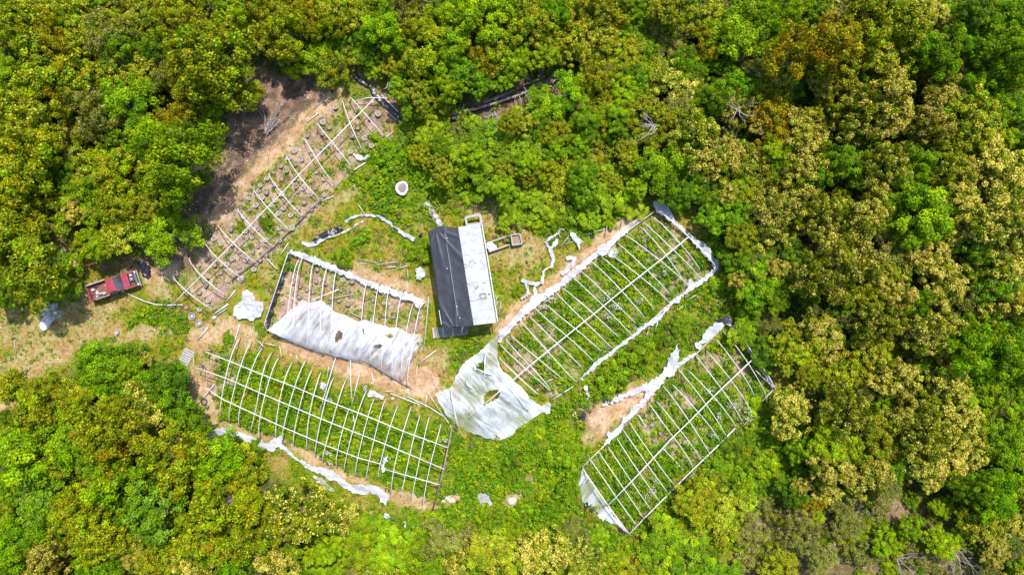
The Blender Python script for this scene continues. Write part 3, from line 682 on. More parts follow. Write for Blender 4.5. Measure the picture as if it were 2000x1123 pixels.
def under_cover(px, py):
    k = np.zeros(np.shape(px), bool)
    for pl in COVERED: k |= pip(pl, px, py)
    for pts in ([(975,668),(1035,598),(1120,535),(1250,432)], [(1402,524),(1310,594),(1232,660),(1135,741)], [(1417,632),(1322,718),(1232,763),(1175,790)], [(1300,735),(1215,825)], [(394,845),(466,846),(540,870),(640,918),(760,970)]): k |= sd_line(px, py, pts) < 6
    return k
def build_weeds():
    x, y, r = scatter(130000, 21)
    px = x / MPP + 1000; py = 561.5 - y / MPP
    tan, soil, lit, lush, forest = masks(px, py)
    patch = sst(0.40, 0.60, fbm(px + 200, py + 700, 1/26.0, 4))
    g4 = pip([(440,690),(880,835),(840,990),(420,820)], px, py)
    rw = np.where(g4, 0.35 + 1.1 * rows(px, py), 1.0)
    den = np.clip((0.30 * patch + lush * (0.35 + 0.65 * patch)) * rw, 0, 1) * (1 - np.clip(tan * 1.5, 0, 1)) * (1 - 0.75 * np.clip(soil, 0, 1)) * (1 - lit) * (1 - 0.6 * forest)
    house = pip([(833,455),(938,436),(969,629),(862,645)], px, py)
    k = (r.random(len(x)) < den) & ~house & ~under_cover(px, py)
    x, y, px, py, lush, patch = x[k], y[k], px[k], py[k], lush[k], patch[k]
    n = len(x); per = 12
    hgt = (0.10 + 0.38 * r.random(n) ** 1.5) * (0.55 + 1.35 * lush * patch); rad = 0.13 + 0.22 * r.random(n)
    kind = r.random(n); hue = fbm(px + 40, py + 900, 1/34.0, 3)
    c = np.where((hue > 0.55)[:, None], [[.205, .300, .002]], [[.110, .220, .002]])
    c = np.where((kind < 0.25)[:, None], [[.075, .165, .002]], c); c = np.where(((kind > 0.70) & (kind <= .86) & (lush < .8))[:, None], [[.20, .150, .045]], c); c = np.where((kind > 0.86)[:, None], [[.23, .25, .003]], c)
    ang = r.random((n, per)) * 6.28; q = np.sqrt(r.random((n, per)))
    X = x[:, None] + np.cos(ang) * q * rad[:, None]; Y = y[:, None] + np.sin(ang) * q * rad[:, None]
    Z = hgt[:, None] * (0.25 + 0.75 * (1 - q * .6) * (0.5 + .5 * r.random((n, per)))) + relief(x, y)[:, None] + 0.03
    pos = np.stack([X, Y, Z], 2).reshape(-1, 3)
    nr = np.stack([np.cos(ang) * q * 0.7, np.sin(ang) * q * 0.7, np.ones_like(ang)], 2).reshape(-1, 3) + r.normal(size=(n * per, 3)) * 0.35
    s = (0.075 + 0.07 * r.random((n, per)) + 0.03 * lush[:, None]).ravel()
    v, f = leaf_quads(pos, nr, s, 1.2 + 0.8 * r.random(n * per), r)
    cc = np.repeat(c, per, 0) * (0.7 + 0.6 * r.random((n * per, 1)))
    o = link('weeds', np_mesh('weeds', v, f, M['plant'], rep4(cc)))
    tag(o, 'bright green leafy weeds covering the clearing and greenhouse beds', 'weeds', kind='stuff'); return n
def build_undergrowth():
    x, y, r = scatter(30000, 22, -56, 56, -33, 33)
    px = x / MPP + 1000; py = 561.5 - y / MPP
    tan, soil, lit, lush, forest = masks(px, py)
    den = forest * (0.55 + 0.45 * sst(0.4, 0.6, fbm(px, py, 1/30.0, 3))) * (1 - .9 * lit) * (1 - .8 * tan)
    k = r.random(len(x)) < den; x, y = x[k], y[k]; n = len(x); per = 16
    hgt = 0.3 + 1.5 * r.random(n) ** 1.3; rad = 0.25 + 0.4 * r.random(n)
    ang = r.random((n, per)) * 6.28; q = np.sqrt(r.random((n, per)))
    pos = np.stack([x[:, None] + np.cos(ang) * q * rad[:, None], y[:, None] + np.sin(ang) * q * rad[:, None], hgt[:, None] * (0.2 + 0.8 * r.random((n, per))) + 0.0], 2).reshape(-1, 3)
    nr = r.normal(size=(n * per, 3)) * 0.5 + np.array([0, 0, 0.9])
    v, f = leaf_quads(pos, nr, 0.10 + 0.10 * r.random(n * per), 1.2 + 0.8 * r.random(n * per), r)
    pal = np.array([[.075, .145, .002], [.105, .185, .002], [.14, .165, .004], [.18, .225, .003]])
    c = np.repeat(pal[r.choice(4, n, p=[.4, .3, .15, .15])], per, 0) * (0.7 + .6 * r.random((n * per, 1)))
    o = link('undergrowth', np_mesh('undergrowth', v, f, M['plant'], rep4(c)))
    tag(o, 'dark leafy undergrowth filling the shade between the trees', 'undergrowth', kind='stuff'); return n
def build_grass():
    x, y, r = scatter(150000, 23)
    px = x / MPP + 1000; py = 561.5 - y / MPP
    tan, soil, lit, lush, forest = masks(px, py)
    n1 = fbm(px + 70, py + 20, 1/30.0, 4)
    den = np.clip(0.85 - 0.3 * sst(.5, .7, n1), 0, 1) * (1 - np.clip(tan * 1.15, 0, .97)) * (1 - 0.75 * np.clip(soil, 0, 1)) * (1 - .85 * lit) * (1 - forest)
    house = pip([(833,455),(938,436),(969,629),(862,645)], px, py)
    k = (r.random(len(x)) < den) & ~house & ~under_cover(px, py); x, y, px, py = x[k], y[k], px[k], py[k]; n = len(x); per = 3
    dry = sst(0.40, 0.62, fbm(px, py, 1/30.0, 4))
    g = mix(np.array([[.130, .175, .003]]), np.array([[.215, .155, .032]]), dry * 0.95)
    g = mix(g, np.array([[.085, .160, .002]]), sst(.5, .62, fbm(px + 900, py + 300, 1/12.0, 4)) * 0.6)
    a = r.random((n, per)) * 6.28; L = 0.10 + 0.16 * r.random((n, per)); lean = 0.4 + 0.9 * r.random((n, per))
    bx = x[:, None] + r.normal(size=(n, per)) * 0.05; by = y[:, None] + r.normal(size=(n, per)) * 0.05; bz = np.repeat(relief(x, y)[:, None], per, 1)
    w = 0.018 + 0.014 * r.random((n, per))
    tip = np.stack([bx + np.cos(a) * np.sin(lean) * L, by + np.sin(a) * np.sin(lean) * L, bz + np.cos(lean) * L + .02], 2)
    l = np.stack([bx - np.sin(a) * w, by + np.cos(a) * w, bz], 2); rr = np.stack([bx + np.sin(a) * w, by - np.cos(a) * w, bz], 2)
    v = np.stack([l, rr, tip], 2).reshape(-1, 3); f = np.arange(len(v)).reshape(-1, 3)
    c = np.repeat(np.repeat(g, per, 0) * (0.7 + .6 * r.random((n * per, 1))), 3, 0)
    o = link('grass', np_mesh('grass', v, f, M['plant'], c))
    tag(o, 'short dry and green grass over the open clearing', 'grass', kind='stuff'); return n
def build_stones():
    x, y, r = scatter(26000, 24)
    px = x / MPP + 1000; py = 561.5 - y / MPP
    tan, soil, lit, lush, forest = masks(px, py)
    den = (0.55 * tan ** 2 + 0.16 * soil + 0.45 * lit + 0.02) * (1 - forest * .8) * sst(.38, .6, fbm(px + 50, py, 1/18.0, 3)) * 1.2
    k = r.random(len(x)) < den; x, y = x[k], y[k]; n = len(x)
    s = 0.025 + 0.085 * r.random(n) ** 3 + 0.02
    base = np.array([(1,0,0),(0,1,0),(-1,0,0),(0,-1,0),(.35,.3,.75),(-.4,.25,.6),(0,-.4,.65)], float)
    fc = np.array([(0,1,4),(1,2,5),(2,3,6),(3,0,6),(0,4,6),(1,5,4),(2,6,5),(4,5,6)])
    a = r.random(n) * 6.28; ca, sa = np.cos(a), np.sin(a)
    B_ = base[None] * (1 + .35 * r.normal(size=(n, 7, 1))) * s[:, None, None]
    X = B_[..., 0] * ca[:, None] - B_[..., 1] * sa[:, None]; Y = B_[..., 0] * sa[:, None] + B_[..., 1] * ca[:, None]
    v = np.stack([X + x[:, None], Y + y[:, None], np.abs(B_[..., 2]) + (relief(x, y) - 0.01)[:, None]], 2).reshape(-1, 3)
    f = (fc[None] + (np.arange(n) * 7)[:, None, None]).reshape(-1, 3)
    o = link('stones', np_mesh('stones', v, f, M['stone'])); tag(o, 'small pale stones and rubble strewn on bare earth', 'stones', kind='stuff'); return n
def build_twigs():
    """dry grey brush and fallen twigs"""
    x, y, r = scatter(30000, 25, -54, 54, -32, 32)
    px = x / MPP + 1000; py = 561.5 - y / MPP
    tan, soil, lit, lush, forest = masks(px, py)
    br = np.zeros(len(x))
    for pl, s in [([(1480,985),(1700,960),(1850,1000),(1900,1140),(1440,1140)], 1.0), ([(560,690),(700,690),(640,760)], .05), ([(870,215),(1100,135),(1130,175),(950,260)], .5), ([(840,0),(900,0),(1090,110),(1000,150),(860,110)], .25),
                  ([(430,230),(540,190),(560,270),(480,350),(400,330)], .5), ([(760,270),(900,240),(940,330),(880,330)], .3), ([(250,690),(290,700),(260,760),(230,760)], .4)]:
        br = np.maximum(br, s * (1 - sst(-10, 20, sd_poly(px, py, pl))))
    k = r.random(len(x)) < np.maximum(br, 0.10 * lit + 0.02 * forest); x, y = x[k], y[k]; n = len(x)
    a = r.random(n) * 6.28; e = r.random(n) ** 2 * 0.9; L = 0.4 + 1.3 * r.random(n); w = 0.008 + 0.014 * r.random(n)
    d = np.stack([np.cos(a) * np.cos(e), np.sin(a) * np.cos(e), np.sin(e)], 1); p0 = np.stack([x, y, 0.03 + 0.25 * r.random(n)], 1); p1 = p0 + d * L[:, None]
    sdv = np.stack([-np.sin(a), np.cos(a), np.zeros(n)], 1) * w[:, None]; up = np.array([[0, 0, 1.]]) * w[:, None]
    v = np.stack([p0 - sdv, p0 + sdv, p0 + up * 1.6, p1], 1).reshape(-1, 3)
    f = (np.array([(0, 1, 3), (1, 2, 3), (2, 0, 3), (0, 2, 1)])[None] + (np.arange(n) * 4)[:, None, None]).reshape(-1, 3)
    o = link('dry_brush', np_mesh('dry_brush', v, f, M['deadwood'])); tag(o, 'dry grey twigs and dead brush lying over the ground', 'brush', kind='stuff'); return n
def build_litter():
    x, y, r = scatter(60000, 26, -54, 54, -32, 32)
    px = x / MPP + 1000; py = 561.5 - y / MPP
    tan, soil, lit, lush, forest = masks(px, py)
    k = r.random(len(x)) < np.clip(lit * 1.0 + forest * .12 + soil * .10 + tan * .06, 0, 1) * sst(.35, .55, fbm(px + 11, py + 77, 1/9.0, 3)); x, y = x[k], y[k]; n = len(x)
    pos = np.stack([x, y, relief(x, y) + .015 + .03 * r.random(n)], 1); nr = r.normal(size=(n, 3)) * .3 + [0, 0, 1]
    v, f = leaf_quads(pos, nr, .05 + .08 * r.random(n) ** 2, 1.2 + 1.6 * r.random(n), r)
    pal = np.array([[.06, .038, .026], [.15, .085, .045], [.24, .15, .085], [.32, .24, .17]]); c = pal[r.choice(4, n, p=[.38, .32, .2, .1])] * (.7 + .6 * r.random((n, 1)))
    o = link('leaf_litter', np_mesh('leaf_litter', v, f, M['plant'], rep4(c))); tag(o, 'brown fallen leaves and bark on the bank and forest floor', 'leaf litter', kind='stuff'); return n
print('litter', build_litter(), 'weeds', build_weeds(), 'under', build_undergrowth(), 'grass', build_grass(), 'stones', build_stones(), 'twigs', build_twigs())

# ------------------------------------------------------------------ greenhouse frames
def hoop_pts(a, b, h, p=2.3, za=0.0, zb=0.0, n=12, sag=0.0):
    """an arch between two feet given as photo pixels"""
    A_, B_ = P(*a, za), P(*b, zb); out = []
    for i in range(n + 1):
        q = PI * i / n; c = math.cos(q); u = math.copysign(abs(c) ** (2 / p), c); s = (1 - u) / 2
        z = math.sin(q) ** (2 / p) if 0 < i < n else 0.0
        g = A_.lerp(B_, s); out.append(Vector((g.x, g.y, g.z + h * z)))
    return out
def poly_pts(pts, z):
    return [P(x, y, z if not hasattr(z, '__len__') else z[i]) for i, (x, y) in enumerate(pts)]
def tube_obj(name, pts, r, mat, parent=None, n=6): return MB().tube(pts, r, n).build(name, mat, parent, True)
def arch_on(frame, a, b, h, r=0.040, p=2.0, za=0.0, zb=0.0, mat='pipe'):
    b1, b2, b3, ph = rng.normal() * .07, rng.normal() * .05, rng.normal() * .05, rng.random() * 6
    wob = [Vector((b1 * math.sin(PI * i / 12) + b2 * math.sin(2 * PI * i / 12 + ph) * math.sin(PI * i / 12), b3 * math.sin(PI * i / 12), abs(b2) * .8 * math.sin(3 * PI * i / 12 + ph) * math.sin(PI * i / 12))) for i in range(13)]
    pts = [q + w for q, w in zip(hoop_pts(a, b, h, p, za, zb), wob)]
    if za > 0.2: pts = [Vector((pts[0].x, pts[0].y, -.08))] + pts + [Vector((pts[-1].x, pts[-1].y, -.08))]
    return tube_obj('hoop', pts, r, M[mat], frame)

# upper left frame: bare arches over rows of grow bags
H1 = 1.45
g1 = empty('greenhouse_frame'); tag(g1, 'bare hoop greenhouse frame over rows of grow bags, upper left', 'greenhouse', 'greenhouse frames')
HOOPS1 = [((684,190),(750,266)),((668,196),(707,295)),((620,240),(685,323)),((592,270),(650,357)),((561,306),(624,389)),((527,339),(592,421)),((496,371),(566,450)),((465,407),(535,482)),((427,440),(503,514)),((400,471),(475,544)),((371,503),(444,577)),((340,537),(418,604))]
for i, (a, b) in enumerate(HOOPS1):
    arch_on(g1, a, b, H1 - .5 + max(0, i - 5) * .10, p=1.9, za=.5, zb=.5)
tube_obj('ridge_pipe', poly_pts([(731,193),(619,306),(584,341),(553,375),(520,407),(487,442),(457,473),(424,507),(392,540),(358,573),(326,608)], [H1 + .04, H1 + .08, H1 + .08, H1 + .1, H1 + .08, H1 + .08, H1 + .07, H1 + .06, H1 + .05, H1 - .3, 0.2]), 0.048, M['pipe'], g1)
for pts in ([(625,392),(600,414),(583,430)], [(598,418),(535,480),(503,507),(452,546)]):
    tube_obj('side_rail', poly_pts(pts, 0.25), 0.07, M['timber'], g1)
tube_obj('end_rail', poly_pts([(745,186),(777,218)], 0.6), 0.05, M['pipe'], g1)
for q in [(745,186),(777,218),(625,392),(452,546),(583,430)]:
    b_ = P(*q, 0.6); MB().tube([(b_.x, b_.y, -.1), (b_.x, b_.y, .62)], .05).build('post', M['timber'], g1)

# middle left frame, half covered
H2 = 2.0
g2 = empty('greenhouse_frame'); tag(g2, 'greenhouse frame half covered by torn film, left of the house', 'greenhouse', 'greenhouse frames')
HOOPS2 = [((588,506),(566,664)),((595,503),(585,672)),((618,509),(610,682)),((644,520),(634,692)),((661,527),(656,698)),((720,553),(706,704)),((744,551),(727,712)),((766,559),(748,726)),((789,566),(768,738)),((809,592),(784,743)),((824,596),(797,753))]
for a, b in HOOPS2: arch_on(g2, a, b, H2, p=2.5, r=0.038)
tube_obj('end_rail', poly_pts([(562,496),(540,562),(516,633),(522,645)], [.7, .75, .7, .6]), 0.055, M['greypipe'], g2)
tube_obj('side_rail', poly_pts([(561,493),(600,508),(650,527),(688,543),(760,566),(828,592)], 0.35), 0.055, M['greypipe'], g2)
tube_obj('side_rail', poly_pts([(522,646),(593,677),(660,697),(714,705),(746,725),(784,748),(803,757)], 0.22), 0.05, M['timber'], g2)
for q in [(562,496),(549,535),(534,579),(519,628),(522,645),(803,757),(828,592)]:
    b_ = P(*q, .7); MB().tube([(b_.x, b_.y, -.1), (b_.x, b_.y, .7)], .05).build('post', M['pipe'], g2)

# longest frame, right of the house
H3 = 1.8
g3 = empty('greenhouse_frame'); tag(g3, 'longest bare hoop frame with single ridge pipe, right of the house', 'greenhouse', 'greenhouse frames')
HOOPS3 = [((976,671),(1076,763)),((987,660),(1077,761)),((997,653),(1099,739)),((1013,622),(1126,746)),((1034,618),(1136,717)),((1043,599),(1160,706)),((1068,595),(1175,686)),((1083,568),(1197,681)),((1095,560),(1209,659)),
          ((1117,541),(1237,659)),((1135,532),(1242,633)),((1152,510),(1260,623)),((1172,501),(1277,606)),((1193,499),(1308,594)),((1206,476),(1308,578)),((1218,459),(1344,560)),((1248,443),(1334,552)),((1253,434),(1367,547)),((1270,423),(1366,530))]
for a, b in HOOPS3: arch_on(g3, a, b, H3)
MBp = tube_obj('hoop', hoop_pts((974,696), (1052,769), 1.5), 0.05, M['pipe'], g3)
tube_obj('ridge_pipe', poly_pts([(919,810),(986,756),(1030,718),(1080,677),(1160,613),(1230,555),(1290,508),(1346,462)], [1.3, 1.9, H3 + .1, H3 + .1, H3 + .1, H3 + .1, H3 + .1, H3 + .06]), 0.055, M['pipe'], g3)
tube_obj('side_rail', poly_pts([(978,656),(1013,622),(1042,597),(1085,564),(1116,540),(1160,502),(1215,460),(1253,432),(1281,411)], 0.35), 0.055, M['greypipe'], g3)
tube_obj('side_rail', poly_pts([(1397,525),(1368,549),(1308,594),(1262,635),(1230,659),(1199,683),(1160,712),(1131,743)], 0.30), 0.055, M['pipe'], g3)
tube_obj('side_rail', poly_pts([(1120,754),(1080,780)], 0.2), 0.05, M['pipe'], g3)
tube_obj('end_rail', hoop_pts((1281,411), (1397,525), 1.7), 0.058, M['pipe'], g3)
for q in [(978,656),(1281,411),(1397,525),(1131,743)]:
    b_ = P(*q); MB().tube([(b_.x, b_.y, -.1), (b_.x, b_.y, .45)], .06).build('post', M['timber'], g3)

# right frame
H5 = 1.65
g5 = empty('greenhouse_frame'); tag(g5, 'bare hoop frame farthest right, nearest the blossoming woods', 'greenhouse', 'greenhouse frames')
HOOPS5 = [((1149,892),(1244,1025)),((1168,880),(1257,1011)),((1186,870),(1271,995)),((1203,853),(1287,978)),((1215,836),(1303,960)),((1228,821),(1318,946)),((1265,785),(1351,914)),((1280,782),(1368,898)),((1292,751),(1384,886)),
          ((1310,749),(1404,860)),((1323,720),(1417,852)),((1342,721),(1436,834)),((1358,694),(1448,823)),((1378,684),(1466,805)),((1395,662),(1470,775)),((1411,647),(1493,774))]
for a, b in HOOPS5: arch_on(g5, a, b, H5, r=0.038)
tube_obj('hoop', hoop_pts((1292,872), (1335,918), .35), 0.045, M['pipe'], g5)
tube_obj('hoop', poly_pts([(1247,810),(1262,834)], [1.2, 1.4]), 0.045, M['pipe'], g5)
tube_obj('hoop', poly_pts([(1476,723),(1510,757)], [1.3, .3]), 0.045, M['pipe'], g5)
tube_obj('ridge_pipe', poly_pts([(1188,986),(1245,928),(1310,858),(1354,815),(1400,768),(1475,697)], H5 + .08), 0.055, M['pipe'], g5)
tube_obj('side_rail', poly_pts([(1137,912),(1175,875),(1214,838)], 0.3), 0.055, M['pipe'], g5)
tube_obj('side_rail', poly_pts([(1214,838),(1260,783),(1299,734),(1322,719),(1359,692),(1417,633)], 0.3), 0.055, M['greypipe'], g5)
tube_obj('side_rail', poly_pts([(1511,760),(1467,806)], 0.3), 0.06, M['greypipe'], g5)
tube_obj('side_rail', poly_pts([(1436,836),(1400,872),(1353,917),(1291,979),(1257,1013),(1230,1041)], 0.3), 0.06, M['pipe'], g5)
tube_obj('end_rail', hoop_pts((1137,912), (1229,1041), 1.5), 0.058, M['pipe'], g5)
tube_obj('end_rail', hoop_pts((1422,632), (1511,760), 1.5), 0.058, M['pipe'], g5)
tube_obj('end_rail', poly_pts([(1431,634),(1474,688),(1513,758)], [.5, .6, .4]), 0.05, M['pipe'], g5)
for q in [(1137,912),(1229,1041),(1422,632),(1511,760),(1467,806),(1436,836)]:
    b_ = P(*q); MB().tube([(b_.x, b_.y, -.1), (b_.x, b_.y, .45)], .06).build('post', M['timber'], g5)

# lower left frame with three long pipes
H4 = 1.7
g4 = empty('greenhouse_frame'); tag(g4, 'wide bare frame with three long pipes across many arches, lower left', 'greenhouse', 'greenhouse frames')
HOOPS4 = [((470,660),(434,813)),((492,669),(451,824)),((515,678),(471,832)),((534,687),(494,841)),((547,697),(511,853)),((573,707),(542,855)),((600,702),(554,865)),((612,721),(576,870)),((628,726),(602,878)),((654,736),(618,891)),
          ((678,740),(633,901)),((684,795),(660,911)),((718,761),(673,921)),((732,778),(696,927)),((755,777),(717,935)),((779,789),(740,932)),((804,792),(764,963)),((821,809),(783,968)),((839,812),(804,976)),((862,826),(826,984))]
for a, b in HOOPS4: arch_on(g4, a, b, H4, p=2.2, r=0.038)
for pts, z in (([(401,687),(453,707),(511,731),(577,756),(640,783),(705,808),(788,842),(875,874)], 1.58), ([(383,718),(443,739),(540,781),(640,823),(757,869),(868,916)], H4 + .06), ([(402,757),(434,779),(494,807),(560,837),(640,871),(700,894),(745,906)], 1.5), ([(751,916),(858,946)], 1.4)):
    tube_obj('purlin', poly_pts(pts, z), 0.044, M['pipe'], g4)
tube_obj('end_post', poly_pts([(883,834),(866,916),(845,996)], [1.0, 1.7, .1]), 0.07, M['timber'], g4)
tube_obj('end_rail', poly_pts([(388,712),(400,713),(398,738),(412,742)], .5), 0.04, M['timber'], g4)
for q, hh in [((401,687), 1.55), ((383,718), 1.73), ((402,757), 1.48), ((875,874), 1.55), ((868,916), 1.73), ((858,946), 1.38)]:
    b_ = P(*q, hh); MB().tube([(b_.x, b_.y, -.1), (b_.x, b_.y, hh)], .05).build('post', M['timber'], g4)

# ------------------------------------------------------------------ loose poles
POLES = [  # (points, heights, radius, material)
    ([(245,571),(262,580),(284,589),(305,595),(330,596),(357,595)], [.1,.12,.2,.3,.2,.1], .06, 'pipe'),
    ([(695,197),(720,191),(746,192),(777,189)], [.5,.9,1.0,.9], .06, 'pipe'), ([(754,217),(777,237)], .15, .04, 'pipe'),
    ([(622,221),(599,240)], .07, .05, 'pipe'), ([(636,190),(615,208)], .07, .04, 'pipe'), ([(633,196),(613,213)], .07, .04, 'bamboo'),
    ([(714,318),(684,337)], .08, .08, 'pipe'), ([(768,258),(732,286)], .07, .05, 'bamboo'), ([(651,383),(625,395)], .08, .05, 'pipe'),
    ([(563,475),(548,498)], .08, .05, 'pipe'), ([(520,504),(541,526)], .3, .05, 'pipe'), ([(460,567),(442,588)], .08, .07, 'pipe'),
    ([(446,594),(417,614)], .09, .09, 'pipe'), ([(443,602),(420,618)], .08, .08, 'palewood'), ([(406,640),(386,663)], .08, .08, 'pipe'),
    ([(419,750),(398,776),(376,797)], [.25,.2,.08], .06, 'pipe'), ([(377,689),(380,736)], .07, .04, 'bamboo'), ([(499,661),(514,676)], [.2,.9], .04, 'pipe'),
    ([(517,670),(538,675)], .3, .04, 'pipe'), ([(546,675),(550,697)], .4, .045, 'pipe'), ([(515,667),(503,686)], .4, .04, 'bamboo'), ([(578,693),(582,703)], .1, .05, 'pipe'),
    ([(657,694),(640,750),(624,805)], [.2,.5,.3], .055, 'pipe'), ([(684,680),(685,740),(687,790)], [.6,.3,.15], .06, 'pipe'), ([(702,730),(687,790)], [.1,.3], .055, 'pipe'),
    ([(642,716),(638,739)], .1, .045, 'pipe'), ([(726,728),(731,753)], .1, .055, 'pipe'), ([(690,811),(694,840)], [.8,.1], .05, 'pipe'), ([(468,634),(454,682)], .1, .055, 'pipe'),
    ([(762,768),(819,790)], .09, .06, 'pipe'), ([(795,774),(840,796),(868,814),(882,834),(900,868)], .12, .055, 'pipe'), ([(835,767),(868,814)], .2, .05, 'bamboo'),
    ([(745,765),(768,763)], .08, .04, 'pipe'), ([(834,770),(830,796)], .1, .045, 'pipe'), ([(847,742),(856,765)], .08, .05, 'bamboo'),
    ([(816,711),(852,684)], .1, .055, 'pipe'), ([(815,713),(811,750)], .09, .05, 'bamboo'), ([(837,579),(833,630),(827,687)], [.5,.4,.1], .055, 'bamboo'),
    ([(1070,690),(1068,700)], .3, .04, 'palewood'), ([(1168,696),(1184,685)], .15, .05, 'bamboo'), ([(1065,593),(1072,605)], .4, .04, 'bamboo'),
    ([(1141,460),(1180,448)], .12, .06, 'palewood'), ([(1182,462),(1186,439)], .3, .05, 'palewood'), ([(1212,445),(1217,428)], .3, .05, 'palewood'), ([(1095,482),(1111,461)], .2, .05, 'palewood'), ([(1104,477),(1125,470)], .1, .05, 'palewood'),
    ([(1129,513),(1150,495)], .1, .045, 'pipe'), ([(1091,455),(1094,465)], .2, .05, 'palewood'), ([(1317,608),(1341,594)], .1, .045, 'pipe'), ([(1346,584),(1360,576)], .1, .04, 'pipe'),
    ([(1280,643),(1286,625)], .15, .045, 'pipe'), ([(1263,659),(1268,638)], .15, .05, 'pipe'), ([(1310,634),(1313,622)], .1, .04, 'pipe'), ([(965,592),(973,577)], .5, .04, 'bamboo'), ([(968,606),(972,588)], .3, .04, 'bamboo'), ([(974,615),(979,588)], .3, .05, 'palewood'),
    ([(970,600),(968,575)], .4, .045, 'palewood'), ([(700,507),(728,512),(743,517)], .07, .045, 'palewood'), ([(735,518),(778,511)], .09, .07, 'palewood'), ([(754,523),(773,521)], .09, .10, 'palewood'), ([(776,525),(796,519)], .09, .08, 'palewood'), ([(710,515),(717,516)], .08, .05, 'palewood'), ([(796,528),(797,545)], .09, .07, 'palewood'),
    ([(682,610),(706,621)], .2, .06, 'palewood'), ([(650,583),(685,575)], .15, .05, 'bamboo'), ([(590,595),(632,577),(662,565)], [1.6,1.9,1.9], .055, 'pipe'), ([(555,573),(585,589)], [.4,.9], .04, 'bamboo'), ([(538,572),(552,571)], .5, .03, 'bamboo'),
    ([(1264,834),(1284,822)], .1, .04, 'palewood'), ([(42,735),(58,717)], .1, .13, 'palewood'), ([(2,842),(14,826)], .1, .1, 'palewood'), ([(242,780),(262,760)], .6, .05, 'palewood'), ([(28,665),(31,690)], .06, .05, 'palewood'),
    ([(700,400),(716,425)], .07, .05, 'bamboo'), ([(772,410),(784,422)], .07, .05, 'bamboo'), ([(1062,748),(1080,740)], .3, .05, 'bamboo'), ([(905,855),(893,830)], .1, .04, 'bamboo'), ([(1005,705),(1014,687)], .1, .04, 'bamboo')]
PPH = {'pipe': 'loose white pole', 'bamboo': 'thin tan pole', 'palewood': 'weathered grey plank or pole', 'greypipe': 'grey pole'}
for pts, z, r, mt in POLES:
    w = poly_pts(pts, z); o = tube_obj('loose_pole', w, r * .82, M[mt])
    tag(o, None, 'pole', 'loose poles lying about'); register(o, PPH[mt], *np.mean(pts, 0))

# ------------------------------------------------------------------ torn film
def film(name, poly, mat, parent=None, z=0.1, zfun=None, holes=(), step=0.28, amp=0.06, jag=0.10, seed=0, fdir=None, rough=.3, smooth=True):
    """a sheet of film whose outline is seen at these photo pixels; zfun(px, py) gives its height"""
    r = np.random.default_rng(seed)
    hz = lambda x, y: float(zfun(x, y)) if zfun else z
    def outline(pl, j, step=step):
        pts = []
        for i in range(len(pl)):
            a, b = np.array(pl[i], float), np.array(pl[(i + 1) % len(pl)], float); n = max(1, int(np.hypot(*(b - a)) * MPP / step))
            for k in range(n):
                q = a + (b - a) * k / n + (r.normal(size=2) * j / MPP * 0.5 if k else 0); pts.append(tuple(q))
        return pts
    outer = outline(poly, jag); hs = []
    for h in holes:
        c = np.mean(np.array(h, float), 0); hs.append(outline([tuple(c + (np.array(q) - c) * r.uniform(.55, 1.15)) for q in h], jag * 1.5, .13))
    A_ = np.array(outer); x0, y0 = A_.min(0); x1, y1 = A_.max(0); s = step / MPP
    gx, gy = np.meshgrid(np.arange(x0, x1, s), np.arange(y0, y1, s)); gx = gx.ravel() + r.normal(size=gx.size) * s * .18; gy = gy.ravel() + r.normal(size=gy.size) * s * .18
    ok = sd_poly(gx, gy, outer) < -s * .45
    for h in hs: ok &= sd_poly(gx, gy, h) > s * .4
    V = list(outer); E = [(i, (i + 1) % len(outer)) for i in range(len(outer))]
    for h in hs:
        b = len(V); V += h; E += [(b + i, b + (i + 1) % len(h)) for i in range(len(h))]
    V += list(zip(gx[ok], gy[ok]))
    vo, eo, fo, *_ = delaunay_2d_cdt([Vector(p) for p in V], E, [], 0, 1e-4)
    vo = np.array([(p.x, p.y) for p in vo]); fo = np.array([f for f in fo if len(f) == 3])
    c = vo[fo].mean(1); keep = pip(outer, c[:, 0], c[:, 1])
    for h in hs: keep &= ~pip(h, c[:, 0], c[:, 1])
    fo = fo[keep]
    zz = np.array([hz(x, y) for x, y in vo])
    wx, wy = vo[:, 0] * MPP, vo[:, 1] * MPP
    a = fdir if fdir is not None else r.random() * 3.1
    u = wx * math.cos(a) + wy * math.sin(a) + 0.6 * fbm(wx, wy, .5, 3); w2 = -wx * math.sin(a) + wy * math.cos(a)
    wr = amp * (np.abs(np.sin(u * 2.6 + 2 * vnoise(w2, u, .4))) + 1.2 * fbm(wx + seed, wy, .9, 4) * 2 - 1.0) + amp * rough * r.normal(size=len(vo))
    zz = np.maximum(zz + wr, 0.03)
    k = MPP * (CAM_H - zz) / CAM_H
    co = np.stack([(vo[:, 0] - 1000) * k, (561.5 - vo[:, 1]) * k, zz], 1)
    return link(name, np_mesh(name, co, fo, M[mat], None, smooth), parent)
def ribbon(pts, w):
    """outline of a strip along pts; w half widths in pixels"""
    pts = [np.array(p, float) for p in pts]; ws = w if hasattr(w, '__len__') else [w] * len(pts); L_, R_ = [], []
    for i, p in enumerate(pts):
        d = pts[min(i + 1, len(pts) - 1)] - pts[max(i - 1, 0)]; n = np.array([-d[1], d[0]]) / (np.hypot(*d) + 1e-9)
        k = 0.80; L_.append(tuple(p + n * ws[i] * k)); R_.append(tuple(p - n * ws[i] * k))
    return L_ + R_[::-1]
